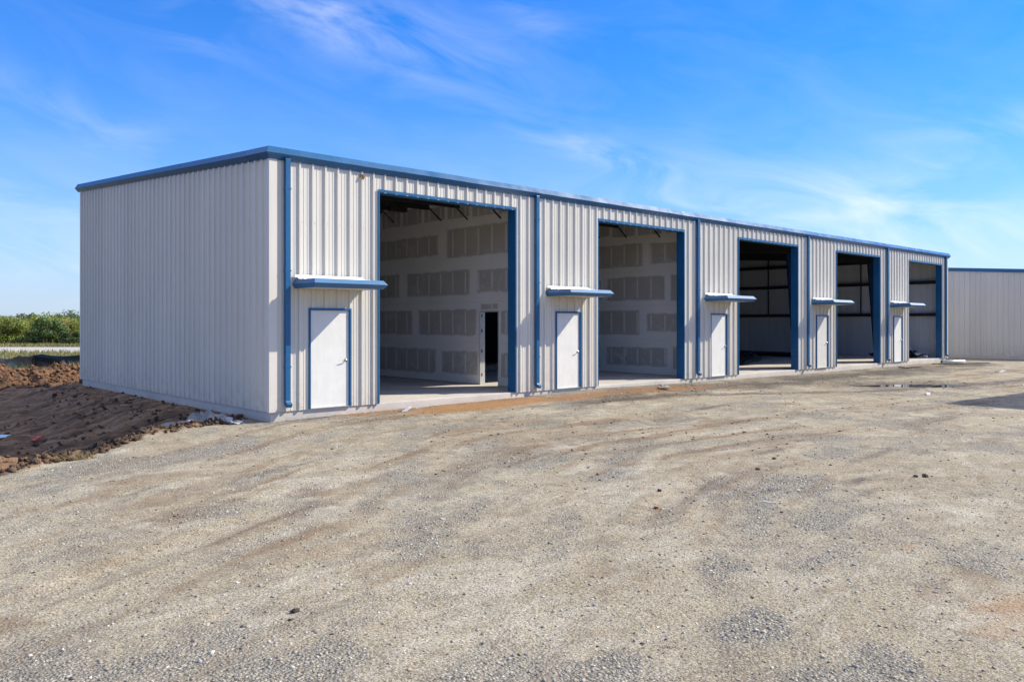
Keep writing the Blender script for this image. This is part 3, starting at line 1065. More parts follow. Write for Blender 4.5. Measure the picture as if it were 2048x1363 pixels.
# ---- inside: steel frames, purlins, girts, end wall liner
for k in (3, 4):
    x = BAY * k + 0.04
    mb = MB()
    yb, yt = 0.54, 0.80
    zt = 4.62
    # tapered web + flanges
    mb.loops([[(x - 0.006, 0.27, z), (x + 0.006, 0.27, z), (x + 0.006, y2, z), (x - 0.006, y2, z)] for z, y2 in ((0, yb - 0.08), (zt, yt))])
    mb.box(x - 0.10, x + 0.10, 0.255, 0.27, 0, ZT)
    mb.loops([[(x - 0.10, y2, z), (x + 0.10, y2, z), (x + 0.10, y2 + 0.012, z), (x - 0.10, y2 + 0.012, z)] for z, y2 in ((0, yb - 0.08), (zt, yt))])
    mb.build('frame_column', M['frame_blue'], bld)
    mb = MB()
    mb.loops([[(x - 0.1, y, zb), (x + 0.1, y, zb), (x + 0.1, y, zt_), (x - 0.1, y, zt_)] for y, zb, zt_ in ((0.27, 4.60, ZT - 0.13), (6.5, 5.06, ZT - 0.13 + SLOPE * 6.5), (DB - 0.3, 5.45, ZT - 0.13 + SLOPE * (DB - 0.3)))])
    mb.build('rafter', M['dark_steel'], bld)
    MB().box(x - 0.1, x + 0.1, DB - 0.75, DB - 0.3, 0, 5.5).build('frame_column', M['frame_blue'], bld)
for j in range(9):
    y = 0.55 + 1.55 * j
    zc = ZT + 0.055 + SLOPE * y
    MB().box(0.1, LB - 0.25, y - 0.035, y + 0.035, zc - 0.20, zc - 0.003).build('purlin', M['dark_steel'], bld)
# east end wall
MB().box(LB - 0.05, LB - 0.01, 0.05, DB - 0.05, 0.0, 5.27).build('wall_liner', M['vinyl'], bld)
mb = MB()
mb.loops([[(LB - 0.05, 0.05, 5.27), (LB - 0.01, 0.05, 5.27), (LB - 0.01, DB - 0.05, 5.27), (LB - 0.05, DB - 0.05, 5.27)],
          [(LB - 0.05, 0.05, 5.28), (LB - 0.01, 0.05, 5.28), (LB - 0.01, DB - 0.05, 5.27 + SLOPE * DB), (LB - 0.05, DB - 0.05, 5.27 + SLOPE * DB)]])
mb.build('wall_liner', M['vinyl'], bld)
for z in (2.26, 3.97, 5.19):
    MB().box(LB - 0.25, LB - 0.05, 0.3, DB - 0.06, z - 0.085, z + 0.085).build('girt', M['dark_steel'], bld)
for y in (4.4, 5.85, 10.1):
    MB().box(LB - 0.30, LB - 0.255, y - 0.035, y + 0.035, 2.2, 5.27 + SLOPE * y - 0.1).build('wind_post', M['dark_steel'], bld)
# north wall liner and girts
MB().box(0.05, LB - 0.06, DB - 0.05, DB - 0.01, 0.0, 6.05).build('wall_liner', M['vinyl'], bld)
for z in (2.26, 3.97, 5.19):
    MB().box(0.3, LB - 0.3, DB - 0.25, DB - 0.05, z - 0.085, z + 0.085).build('girt', M['dark_steel'], bld)
# inner face of the west end wall and the front wall
MB().box(0.012, 0.05, 0.1, DB - 0.06, 0.0, 5.25).build('wall_liner', M['vinyl'], bld)

# ---- drywall partitions
PX = (7.95, 15.48)


def partition(px, door, rows, ymax, name='partition_wall'):
    ztop = lambda y: ZT + 0.05 + SLOPE * y
    core = MB()
    y0 = 0.255
    if door:
        core.box(px + 0.013, px + 0.15, y0, 1.83, 0.001, 5.2)
        core.box(px + 0.013, px + 0.15, 1.83, 2.67, 2.17, 5.2)
        core.box(px + 0.013, px + 0.15, 2.67, DB - 0.06, 0.001, 5.2)
    else:
        core.box(px + 0.013, px + 0.15, y0, DB - 0.06, 0.001, 5.2)
    core.loops([[(px + 0.013, y, 5.2), (px + 0.15, y, 5.2), (px + 0.15, y, ztop(y)), (px + 0.013, y, ztop(y))] for y in (y0, DB - 0.06)])
    co = core.build(name, M['core_black'], bld)  # black core, left bare where the boards stop
    for ri, seams in enumerate(rows):
        z0 = 0.012 + 1.22 * ri
        z1 = z0 + 1.218
        ys = [y0] + [s for s in seams if y0 < s < ymax] + [ymax]
        for a, c in zip(ys[:-1], ys[1:]):
            a += 0.001
            c -= 0.001
            pieces = [(a, c, z0, z1)]
            if door and ri == 0:
                pieces = [(p, q, z0, z1) for p, q in ((a, min(c, 1.83)), (max(a, 2.67), c)) if q - p > 0.05]
            if door and ri == 1:
                pieces = [(p, q, z0, z1) for p, q in ((a, min(c, 1.83)), (max(a, 2.67), c)) if q - p > 0.05]
                if a < 1.9 < c:
                    pieces.append((1.832, min(2.668, c), 2.17, z1))
            for p, q, za, zb in pieces:
                if ri < 4:
                    MB().box(px, px + 0.013, p, q, za, zb).build('drywall_board', M['drywall'], co)
                else:
                    MB().loops([[(px, y, za), (px + 0.013, y, za), (px + 0.013, y, ztop(y) - 0.01), (px, y, ztop(y) - 0.01)] for y in (p, q)]).build('drywall_board', M['drywall'], co)
    return co


p1 = partition(PX[0], True, [(4.62, 8.28, 11.9), (5.9, 9.56), (2.95, 6.6, 10.3), (4.5, 8.2, 11.8), (1.9, 3.1, 4.3, 5.5, 6.7, 7.9, 9.1, 10.3, 11.5)], DB - 0.07)
p2 = partition(PX[1], False, [(1.25, 4.4), (2.45, 6.1), (1.35, 4.35), (2.3, 5.9), (1.6, 2.8, 4.0, 5.2)], 6.6)
# metal door frame in the first partition
px = PX[0]
mb = MB()
mb.box(px - 0.02, px + 0.17, 2.645, 2.668, 0.001, 2.168)
mb.box(px - 0.02, px + 0.17, 1.832, 1.855, 0.001, 2.168)
mb.box(px - 0.02, px + 0.17, 1.855, 2.645, 2.145, 2.168)
mb.build('inner_door_frame', M['galv'], p1)
for z in (0.25, 0.95, 1.55, 2.0):
    MB().box(px + 0.03, px + 0.07, 2.640, 2.645, z, z + 0.09).build('hinge_cutout', M['dark_steel'], p1)
# flange braces from the purlins down to the partition
for p_ in range(2):
    for y in (1.75, 3.25, 4.55, 7.15, 9.2):
        zt = ZT + SLOPE * y - 0.08
        dz = 0.42
        if p_ == 1 and y > 6:
            continue
        xw = PX[p_] - 0.002
        mb = MB()
        mb.tube([(xw - 0.55, y, zt), (xw, y, zt - dz)], 0.024, 4)
        mb.build('flange_brace', M['dark_steel'], bld)
for y in (5.2, 6.6):
    MB().box(PX[0] - 1.5, PX[0] - 0.9, y - 0.1, y + 0.1, ZT + SLOPE * y - 0.30, ZT + SLOPE * y - 0.12).build('purlin_clip', M['dark_steel'], bld)

# ------------------------------------------------------------------ building to the east (end wall seen) and the one across the drive
nb = empty('neighbouring_building', (47.0, -2.0, -0.17))
tag(nb, 'grey ribbed end wall of the next metal building with blue rake trim', 'building')
NX = 47.0
NY0, NY1 = -2.6, 11.5
nzt = lambda y: 4.80 + 0.069 * (y + 1.1)


def loc(o):
    o.matrix_parent_inverse = nb.matrix_world.inverted()


bpy.context.view_layer.update()
ww = wall_panels(nb, lambda s, o, z: (NX - 47.0 - o, s + 2.0, z + 0.17), NY0 + 0.1, NY1, 0.02, -0.185, nzt)
wall_panels(nb, lambda s, o, z: (s - 47.0, NY0 + 2.0 - o, z + 0.17), NX + 0.1, NX + 30, 0.02, -0.185, lambda s: nzt(NY0) + 0.02)


def nloops(name, rings, mat):
    return MB().loops([[(x - 47.0, y + 2.0, z + 0.17) for x, y, z in r] for r in rings]).build(name, mat, nb)


nloops('foundation_slab', [[(NX, NY0, z), (NX + 30, NY0, z), (NX + 30, NY1, z), (NX, NY1, z)] for z in (-1.0, -0.18)], M['concrete'])
nloops('roof', [[(x, NY0, nzt(NY0) + 0.03), (x, NY1, nzt(NY1) + 0.03), (x, NY1, nzt(NY1) + 0.12), (x, NY0, nzt(NY0) + 0.12)] for x in (NX, NX + 30)], M['roof'])
nloops('rake_trim', [[(NX - o, y, z - 5.19 + nzt(y)) for o, z in ((0.045, 5.18), (0.09, 5.20), (0.09, 5.39), (-0.05, 5.40), (-0.05, 5.20))] for y in (NY0 - 0.1, NY1)], M['blue'])
nloops('gutter', [[(x, NY0 - o, z - 5.19 + nzt(NY0)) for o, z in PROF] for x in (NX - 0.05, NX + 30)], M['blue'])
nloops('corner_trim', [[(NX - 0.045, NY0 - 0.045, z), (NX + 0.1, NY0 - 0.045, z), (NX + 0.1, NY0 - 0.004, z), (NX - 0.004, NY0 - 0.004, z), (NX - 0.004, NY0 + 0.1, z), (NX - 0.045, NY0 + 0.1, z)] for z in (-0.19, nzt(NY0))], M['trim'])

H2 = 5.55
g0 = (15.04, -7.63, -0.40)
bx, by = g0[0] + SUN.x / SUN.z * (H2 + 0.40), g0[1] + SUN.y / SUN.z * (H2 + 0.40)
opp = empty('facing_building', (bx, by, -0.4))
tag(opp, 'metal workshop across the drive that casts the dark shadow at right', 'building')
ot = lambda x: H2 - 0.11 + 0.4 - 0.075 * x
wall_panels(opp, lambda s, o, z: (s, -o * -1, z), 0.03, 15, 0.02, 0.2, ot)
wall_panels(opp, lambda s, o, z: (-o, -s, z), 0.03, 14, 0.02, 0.2, lambda s: ot(0))
MB().loops([[(x, 0.05, ot(x)), (x, -14, ot(x)), (x, -14, ot(x) + 0.11), (x, 0.05, ot(x) + 0.11)] for x in (0.0, 15.0)]).build('roof', M['blue'], opp)
MB().box(0.0, 15, -14, 0.0, -0.4, 0.2).build('foundation_slab', M['concrete'], opp)


# ------------------------------------------------------------------ loose stones and soil
def rock_cloud(name, px, py, rad, tints, mat, label, sink=0.25, flat=0.75, ico=False):
    """many small angular stones as one stuff mesh (8 corners, 12 triangles each)"""
    n = len(px)
    cube = np.array([[-1, -1, -1], [1, -1, -1], [1, 1, -1], [-1, 1, -1], [-1, -1, 1], [1, -1, 1], [1, 1, 1], [-1, 1, 1]], float) * 0.62
    tri = np.array([[0, 2, 1], [0, 3, 2], [4, 5, 6], [4, 6, 7], [0, 1, 5], [0, 5, 4], [1, 2, 6], [1, 6, 5], [2, 3, 7], [2, 7, 6], [3, 0, 4], [3, 4, 7]])
    v = cube[None] + RNG.uniform(-0.36, 0.36, (n, 8, 3))
    v *= RNG.uniform(0.65, 1.35, (n, 1, 3))
    # random rotation
    q = RNG.normal(size=(n, 4))
    q /= np.linalg.norm(q, axis=1)[:, None]
    w, a, b_, c = q.T
    Rm = np.stack([1 - 2 * (b_ * b_ + c * c), 2 * (a * b_ - c * w), 2 * (a * c + b_ * w),
                   2 * (a * b_ + c * w), 1 - 2 * (a * a + c * c), 2 * (b_ * c - a * w),
                   2 * (a * c - b_ * w), 2 * (b_ * c + a * w), 1 - 2 * (a * a + b_ * b_)], 1).reshape(n, 3, 3)
    v = np.einsum('nij,nkj->nki', Rm, v)
    v[:, :, 2] *= flat
    v *= rad[:, None, None]
    z = height(px, py)
    v[:, :, 0] += px[:, None]
    v[:, :, 1] += py[:, None]
    v[:, :, 2] += (z + rad * (flat - sink) * 0.8)[:, None]
    f = (tri[None] + (np.arange(n) * 8)[:, None, None]).reshape(-1, 3)
    o = np_mesh(name, v.reshape(-1, 3), f, mat, cols={'tint': np.repeat(tints, 8, 0)})
    tag(o, label, kind='stuff')
    return o


def in_view(x, y, margin=0.12):
    dx, dy = x - CAM[0], y - CAM[1]
    s, c = math.sin(YAW), math.cos(YAW)
    d = dx * s + dy * c
    r = dx * c - dy * s
    return (d > 2.0) & (np.abs(r) < d * (0.635 + margin) + 1.0), d


STONE_TINTS = np.array([[0.36, 0.325, 0.275], [0.45, 0.405, 0.34], [0.29, 0.27, 0.24], [0.58, 0.53, 0.45], [0.42, 0.345, 0.25], [0.31, 0.30, 0.28], [0.22, 0.195, 0.16], [0.40, 0.355, 0.295]])


def gravel(n_try, x0, x1, y0, y1, rmin, rmax, dens, seed, dmax, name, label):
    x = RNG.uniform(x0, x1, n_try)
    y = RNG.uniform(y0, y1, n_try)
    ok, d = in_view(x, y)
    ok &= (d < dmax) & ~((x > -0.05) & (y > -0.06))
    x, y, d = x[ok], y[ok], d[ok]
    dirt, clay, damp, grav, strk, gras = masks(x, y)
    p = dens(grav, strk, dirt, d)
    k = RNG.random(len(x)) < p
    x, y, d = x[k], y[k], d[k]
    r = rmin * (rmax / rmin) ** (RNG.random(len(x)) ** 3.0)
    t = STONE_TINTS[RNG.integers(0, len(STONE_TINTS), len(x))] * RNG.uniform(0.8, 1.2, (len(x), 1))
    return rock_cloud(name, x, y, r, np.clip(t, 0, 0.72), M['stone'], label, 0.5, 0.6)


gravel(420000, -9, 5, -14.8, -4, 0.0034, 0.0185, lambda g, s, dr, d: np.clip(0.10 + 0.9 * (g - 0.42).clip(0) ** 1.3, 0, 1) * (1 - dr) * np.clip(7.5 / d, 0, 1) ** 1.5 * 0.75, 1, 13,
       'loose_gravel', 'small grey crushed stones strewn over the near yard')
gravel(90000, -11, 20, -13, 1.0, 0.008, 0.024, lambda g, s, dr, d: np.clip(0.03 + 0.7 * (g - 0.40).clip(0) ** 1.2, 0, 1) * (1 - dr) * np.clip(13 / d, 0, 1), 2, 30,
       'loose_gravel', 'larger grey crushed stones lying across the yard')

# dark soil crumbs dragged over the gravel by wheels
x = RNG.uniform(-9, 26, 60000)
y = RNG.uniform(-14.5, -0.3, 60000)
ok, d = in_view(x, y)
x, y, d = x[ok], y[ok], d[ok]
mkk = masks(x, y)
p = np.clip(0.045 + 0.55 * mkk[4] ** 2 + 0.2 * (mkk[2] > 0.35), 0, 1) * np.clip(9 / d, 0.15, 1)
k = RNG.random(len(x)) < p
x, y, d = x[k], y[k], d[k]
r = 0.0055 * (3.4 ** (RNG.random(len(x)) ** 4.0)) * np.clip(d / 9, 1, 1.7)
t = np.array([[0.07, 0.052, 0.038]]) * RNG.uniform(0.6, 1.9, (len(x), 1))
rock_cloud('soil_crumbs', x, y, r, t, M['clod'], 'dark brown soil crumbs along the wheel tracks', 0.35, 0.5)

# clods on the bank, the swale and the spoil heap
x = np.concatenate([RNG.uniform(-14, 0, 26000), RNG.uniform(-12, 5, 16000), RNG.uniform(-9, 0, 24000)])
y = np.concatenate([RNG.uniform(-6, 13.5, 26000), RNG.uniform(17.6, 22.0, 16000), RNG.uniform(-4, 1.9, 24000)])
mkk = masks(x, y)
heap = (y > 17)
lip = np.exp(-((y - np.interp(x, EDGE_X, EDGE_Y) - 0.45) / 0.5) ** 2)
p = np.where(heap, 0.75, np.clip(0.10 + 0.8 * lip + 0.5 * (fbm(x * 0.8, y * 0.8, 201, 3) > 0.12), 0, 1)) * (mkk[0] > 0.5)
k = (RNG.random(len(x)) < p) & ~((x > -0.06) & (y < DB + .1))
x, y, heap = x[k], y[k], heap[k]
r = np.where(heap, 0.018, 0.011) * (5.5 ** (RNG.random(len(x)) ** 4.0))
c1 = np.array([0.20, 0.105, 0.06])
c2 = np.array([0.075, 0.052, 0.037])
w = np.clip(0.5 + 1.4 * fbm(x * 0.7, y * 0.7, 205, 3) + RNG.normal(0, 0.2, len(x)) + 0.28 * heap - 0.12 * (~heap), 0, 1)[:, None]
rock_cloud('soil_clods', x, y, r, (c1 * w + c2 * (1 - w)) * RNG.uniform(0.45, 1.35, (len(x), 1)), M['clod'], 'red and dark brown soil clods on the bank and spoil heap', 0.3, 0.8)

# ------------------------------------------------------------------ silt fence, grass
fence = empty('silt_fence', P(65, 43.8, -0.6))
tag(fence, 'low sagging black fabric silt fence behind the spoil heap', 'silt fence')
fo = Vector(fence.location)
FL = [P(-420, 30.0), P(-200, 34.5), P(0, 39.5), P(65, 43.8), P(160, 43.4), P(330, 42.6), P(600, 42.0)]
pts = []
for (ax, ay, _), (bx2, by2, _) in zip(FL[:-1], FL[1:]):
    n = max(2, int(math.hypot(bx2 - ax, by2 - ay) / 0.18))
    for k in range(n):
        pts.append((ax + (bx2 - ax) * k / n, ay + (by2 - ay) * k / n))
pts = np.array(pts)
tt = np.arange(len(pts)) * 0.18
mb = MB()
rows = 7
nrm = np.gradient(pts, axis=0)
nrm = np.stack([nrm[:, 1], -nrm[:, 0]], 1)
nrm /= np.linalg.norm(nrm, axis=1)[:, None]
g_ = height(pts[:, 0], pts[:, 1])
sagp = np.abs(((tt / 2.4) % 1) - 0.5) * 2          # 1 at the stakes
for r_ in range(rows + 1):
    f = r_ / rows
    topz = g_ + 0.74 - 0.10 * (1 - sagp ** 2) + 0.03 * fbm(tt * 0.7, tt * 0, 301, 3)
    z = g_ - 0.1 + (topz - g_ + 0.1) * f
    off = 0.09 * fbm(tt * 1.3 + f * 1.5, f * 3 + tt * 0, 305, 3) * (f * (1.2 - f) * 3) + 0.12 * (1 - f) ** 2 + 0.05 * np.sin(tt * 2.3 + f * 5) * f * (1 - f) * 3
    for i in range(len(pts)):
        mb.v.append((pts[i, 0] + nrm[i, 0] * off[i] - fo.x, pts[i, 1] + nrm[i, 1] * off[i] - fo.y, z[i] - fo.z))
n = len(pts)
for r_ in range(rows):
    for i in range(n - 1):
        mb.f.append((r_ * n + i, r_ * n + i + 1, (r_ + 1) * n + i + 1, (r_ + 1) * n + i))
mb.build('fabric', M['silt'], fence, smooth=True)
last = -9
for i in range(n):
    if tt[i] - last >= 2.4:
        last = tt[i]
        x, y = pts[i] - nrm[i] * 0.05 - np.array([fo.x, fo.y])
        z = g_[i] - fo.z
        MB().box(x - 0.02, x + 0.02, y - 0.02, y + 0.02, z - 0.2, z + 0.78).build('stake', M['wood'], fence)

def blades(name, px, py, h, tints, label, width=0.014, lean=0.35):
    n = len(px)
    z = height(px, py)
    a = RNG.uniform(0, 2 * np.pi, n)
    l = RNG.normal(0, lean, (n, 2)) * h[:, None]
    wv = np.stack([np.cos(a), np.sin(a)], 1) * width * RNG.uniform(0.6, 1.5, (n, 1))
    base = np.stack([px, py], 1)
    v = np.zeros((n, 5, 3))
    v[:, 0, :2] = base - wv
    v[:, 1, :2] = base + wv
    v[:, 2, :2] = base + l * 0.35 + wv * 0.8
    v[:, 3, :2] = base + l * 0.35 - wv * 0.8
    v[:, 4, :2] = base + l
    v[:, :, 2] = z[:, None] + np.stack([0 * h - 0.03, 0 * h - 0.03, h * 0.55, h * 0.55, h], 1)
    i = (np.arange(n) * 5)[:, None]
    f = np.concatenate([i + np.array([[0, 1, 2]]), i + np.array([[0, 2, 3]]), i + np.array([[3, 2, 4]])])
    o = np_mesh(name, v.reshape(-1, 3), f, M['grass'], cols={'tint': np.repeat(tints, 5, 0)})
    tag(o, label, kind='stuff')
    return o


def m_leaf(name):
    t = NT(name)
    c = t.node('ShaderNodeVertexColor', layer_name='tint').outputs['Color']
    t.base(c, 0.55, 0, 0.3)
    tr = t.node('ShaderNodeBsdfTranslucent', {'Color': c})
    mx = t.node('ShaderNodeMixShader', {0: 0.4})
    t.t.links.new(t.b.outputs[0], mx.inputs[1])
    t.t.links.new(tr.outputs[0], mx.inputs[2])
    t.t.links.new(mx.outputs[0], t.n['Material Output'].inputs['Surface'])
    return t.m


M['grass'] = m_leaf('grass_blades')
M['leaf'] = m_leaf('foliage')
gt = np.array([[0.14, 0.17, 0.05], [0.22, 0.22, 0.08], [0.32, 0.27, 0.12], [0.09, 0.13, 0.035]])
# weeds between heap and fence
uu = RNG.uniform(-160, 330, 15000)
dd = RNG.uniform(33.0, 44.5, 15000)
xy = np.array([P(u, d)[:2] for u, d in zip(uu, dd)])
k = (fbm(xy[:, 0] * 0.5, xy[:, 1] * 0.5, 401, 3) + RNG.normal(0, 0.15, len(xy)) > -0.05) & (xy[:, 1] > 21.5)
xy = xy[k]
blades('weed_grass', xy[:, 0], xy[:, 1], RNG.uniform(0.12, 0.55, len(xy)), gt[RNG.integers(0, 4, len(xy))] * RNG.uniform(0.7, 1.25, (len(xy), 1)), 'weedy green and straw coloured grass by the silt fence', 0.016)
uu = RNG.uniform(-250, 420, 16000)
dd = np.concatenate([RNG.uniform(45, 64.5, 9000), RNG.uniform(79.5, 86, 7000)])
xy = np.array([P(u, d)[:2] for u, d in zip(uu, dd)])
blades('verge_grass', xy[:, 0], xy[:, 1], RNG.uniform(0.15, 0.45, len(xy)), gt[RNG.integers(1, 3, len(xy))] * RNG.uniform(0.8, 1.3, (len(xy), 1)), 'dry yellowish grass on the road verges', 0.03)

# dry straw tuft on the dirt edge
def tuft(x, y, n, label):
    px = RNG.normal(x, 0.14, n)
    py = RNG.normal(y, 0.06, n)
    o = blades('straw_tuft', px, py, RNG.uniform(0.03, 0.12, n), np.array([[0.42, 0.33, 0.17]]) * RNG.uniform(0.6, 1.2, (n, 1)), label, 0.006, 1.4)
    o['kind'] = 'stuff'


tuft(-4.05, -1.70, 220, 'tuft of dry yellow straw on the dirt edge near the gravel')

# ------------------------------------------------------------------ bushes and trees beyond the road
def bush(u, d, w, h, tint, label, name='bush', group='thicket beyond the road', leaves=2400, leaf=0.10, stems=6, ground=-0.62):
    h = h * 0.92
    bx_, by_, _ = P(u, d)
    root = empty(name, (bx_, by_, ground))
    tag(root, label, 'tree' if name.endswith('tree') else 'bush', group)
    mb = MB()
    for k in range(stems):
        a = 2 * math.pi * k / stems + random.uniform(-.4, .4)
        rr = w * random.uniform(0.12, 0.4)
        tip = (rr * math.cos(a), rr * math.sin(a), h * random.uniform(0.6, 0.9))
        mid = (tip[0] * .35, tip[1] * .35, tip[2] * .5)
        mb.tube([(0.1 * math.cos(a), 0.1 * math.sin(a), -0.15), mid, tip], [0.05 * h / 3, 0.035 * h / 3, 0.01], 5)
    mb.build('trunk', M['bark'], root)
    # clumped crown
    nc = max(10, int(26 * w / 3))
    ph = RNG.uniform(0, 2 * np.pi, nc)
    zz = RNG.uniform(0.10, 0.95, nc)
    env = np.where(zz < 0.45, 0.75 + 0.55 * zz, np.sqrt(np.clip(1 - ((zz - 0.45) / 0.58) ** 2, 0.04, 1)))
    rr = w * 0.5 * env * np.sqrt(RNG.uniform(0.15, 1.0, nc))
    cc = np.stack([rr * np.cos(ph), rr * np.sin(ph), zz * h], 1)
    cr = RNG.uniform(0.13, 0.26, nc) * min(w, h * 1.1)
    ct = RNG.uniform(0.62, 1.3, nc)
    pick = RNG.integers(0, nc, leaves)
    dirv = RNG.normal(size=(leaves, 3))
    dirv /= np.linalg.norm(dirv, axis=1)[:, None]
    rad = RNG.uniform(0.55, 1.08, leaves)
    c0 = cc[pick] + dirv * (cr[pick] * rad)[:, None] * np.array([1, 1, 0.85])
    c0[:, 2] = np.maximum(c0[:, 2], 0.04)
    a1 = RNG.normal(size=(leaves, 3))
    a1 /= np.linalg.norm(a1, axis=1)[:, None]
    a2 = np.cross(a1, dirv + RNG.normal(0, .3, (leaves, 3)))
    a2 /= np.linalg.norm(a2, axis=1)[:, None] + 1e-9
    sz = leaf * RNG.uniform(0.6, 1.5, (leaves, 1))
    v = np.stack([c0 - a1 * sz, c0 + a2 * sz * 0.6, c0 + a1 * sz, c0 - a2 * sz * 0.6], 1)
    f = np.arange(leaves * 4).reshape(-1, 4)
    tn = np.array([tint]) * (ct[pick] * RNG.uniform(0.75, 1.3, leaves))[:, None]
    np_mesh('crown', v.reshape(-1, 3), f, M['leaf'], root, cols={'tint': np.repeat(tn, 4, 0)})
    return root


YG, DG, MG, OL, BG = (0.29, 0.32, 0.07), (0.12, 0.18, 0.06), (0.24, 0.28, 0.07), (0.45, 0.38, 0.11), (0.16, 0.20, 0.11)
bush(90, 86.5, 4.0, 3.2, DG, 'big dark green rounded bush standing out before the thicket', leaves=4200)
bush(143, 86.0, 2.3, 1.75, (0.085, 0.12, 0.045), 'low dark bush right beside the corner of the metal building', leaves=2200)
bush(12, 87.0, 3.6, 3.1, MG, 'tall mid green bush in the front row, left of the light yellow green one', leaves=3600)
bush(-28, 88.0, 4.0, 3.0, YG, 'yellow green bush cut off by the left edge of the picture', leaves=3000)
bush(38, 88.0, 2.8, 2.6, YG, 'light yellow green bush left of the big dark bush', leaves=3000)
bush(60, 87.0, 2.0, 1.7, (0.22, 0.25, 0.08), 'small pale green bush at the foot of the big dark bush, on its left', leaves=1800)
bush(118, 88.5, 3.2, 2.8, OL, 'olive yellow bush between the big dark bush and the low dark one', leaves=3000)
bush(160, 89.5, 3.4, 2.7, YG, 'yellow green bush half hidden by the building corner', leaves=2800)
for k, (u, d, w, h, t, lb) in enumerate([
        (0, 96, 4.6, 3.4, YG, 'broad yellow green tree in the second row at far left'),
        (45, 100, 4.6, 3.0, OL, 'olive tree in the second row under a gap in the skyline'),
        (80, 98, 3.6, 3.75, YG, 'pointed yellow green tree rising behind the big dark bush'),
        (110, 99, 4.2, 3.4, YG, 'yellow green tree in the second row right of the pointed one'),
        (150, 100, 4.4, 3.1, MG, 'green tree in the second row beside the building corner'),
        (52, 130, 4.2, 4.0, BG, 'distant dark bluish tree poking above the thicket at left'),
        (18, 140, 5.2, 3.8, BG, 'distant dark tree low on the skyline at far left'),
        (140, 128, 5.5, 4.4, BG, 'distant dark bluish tree above the thicket near the building'),
        (115, 138, 4.2, 3.8, BG, 'distant dark tree between the pointed tree and the building'),
        (165, 134, 4.8, 4.0, BG, 'distant dark tree touching the building corner'),
        (80, 145, 6.0, 3.9, BG, 'distant dark tree directly behind the pointed tree')]):
    bush(u, d, w, h, t, lb, name='scrub_tree', leaves=2600, leaf=0.12 if d < 110 else 0.16)

# ------------------------------------------------------------------ small things lying about
def lumpy(name, cx, cyy, rx, ry, h, mat, label, cat, seed=1, z0=None, amp=0.5, parent=None):
    """irregular low heap"""
    n, m = 28, 8
    mb = MB()
    for j in range(m + 1):
        f = j / m
        for i in range(n):
            a = 2 * math.pi * i / n
            w = 1 + amp * float(fbm(np.array([3 * math.cos(a) + seed * 7]), np.array([3 * math.sin(a) + f]), seed, 3)[0])
            x = cx + rx * w * (1 - f) * math.cos(a)
            y = cyy + ry * w * (1 - f) * math.sin(a)
            g = gz(x, y) if z0 is None else z0
            z = g - 0.02 + h * (1 - (1 - f) ** 2) * (1 + amp * 1.6 * float(fbm(np.array([x * 5.5]), np.array([y * 5.5]), seed + 3, 3)[0]))
            mb.v.append((x, y, z))
    for j in range(m):
        for i in range(n):
            k = (i + 1) % n
            mb.f.append((j * n + i, j * n + k, (j + 1) * n + k, (j + 1) * n + i))
    o = mb.build(name, mat)
    if label:
        tag(o, label, cat)
    return o


M['washout'] = simple('grey_concrete_waste', (0.27, 0.265, 0.25), 0.7, 0.35, 6, 0, 0.8)
M['sheet_white'] = simple('white_plastic', (0.7, 0.7, 0.68), 0.4, 0.08, 8)
M['orange'] = simple('orange_plastic', (0.62, 0.12, 0.03), 0.45, 0.15, 20)
M['red'] = simple('red_plastic', (0.5, 0.035, 0.02), 0.45, 0.15, 20)
M['pinkbrick'] = simple('pale_brick', (0.5, 0.32, 0.27), 0.85, 0.15, 20)
M['lumber'] = simple('dusty_lumber', (0.24, 0.19, 0.14), 0.8, 0.25, 5, 0, 0.3)
M['trimmetal'] = simple('grey_trim_metal', (0.42, 0.42, 0.42), 0.4, 0.1, 5, 0.3)
M['foam'] = simple('tan_foam', (0.42, 0.24, 0.10), 0.85, 0.3, 25, 0, 0.6)

lumpy('concrete_waste_heap', -0.75, 1.35, 0.55, 0.75, 0.17, M['washout'], 'grey heap of concrete waste against the slab near the corner', 'heap', 11, None, 0.7)
lumpy('concrete_waste_heap', -1.5, 2.0, 0.32, 0.4, 0.09, M['washout'], 'small grey lump of concrete waste on the bank, left of the larger heap', 'heap', 14, None, 0.8)


def scrap(name, x, y, dims, rot, mat, label, cat, tilt=0.1, lift=0.0):
    """bent flat piece: a folded strip with thickness"""
    L_, W_, T_ = dims
    n = 6
    rings = []
    ph = random.uniform(0, 6)
    for i in range(n + 1):
        f = i / n - 0.5
        zc = 0.10 * L_ * math.sin(ph + f * 4) * tilt * 4
        w = W_ * (1 + 0.15 * math.sin(ph * 2 + f * 9))
        rings.append([(f * L_, -w / 2, zc), (f * L_, w / 2, zc + 0.25 * W_ * tilt), (f * L_, w / 2, zc + T_ + 0.25 * W_ * tilt), (f * L_, -w / 2, zc + T_)])
    o = MB().loops(rings).build(name, mat)
    o.location = (x, y, gz(x, y) + 0.012 + lift)
    o.rotation_euler = (0, 0, rot)
    return tag(o, label, cat)


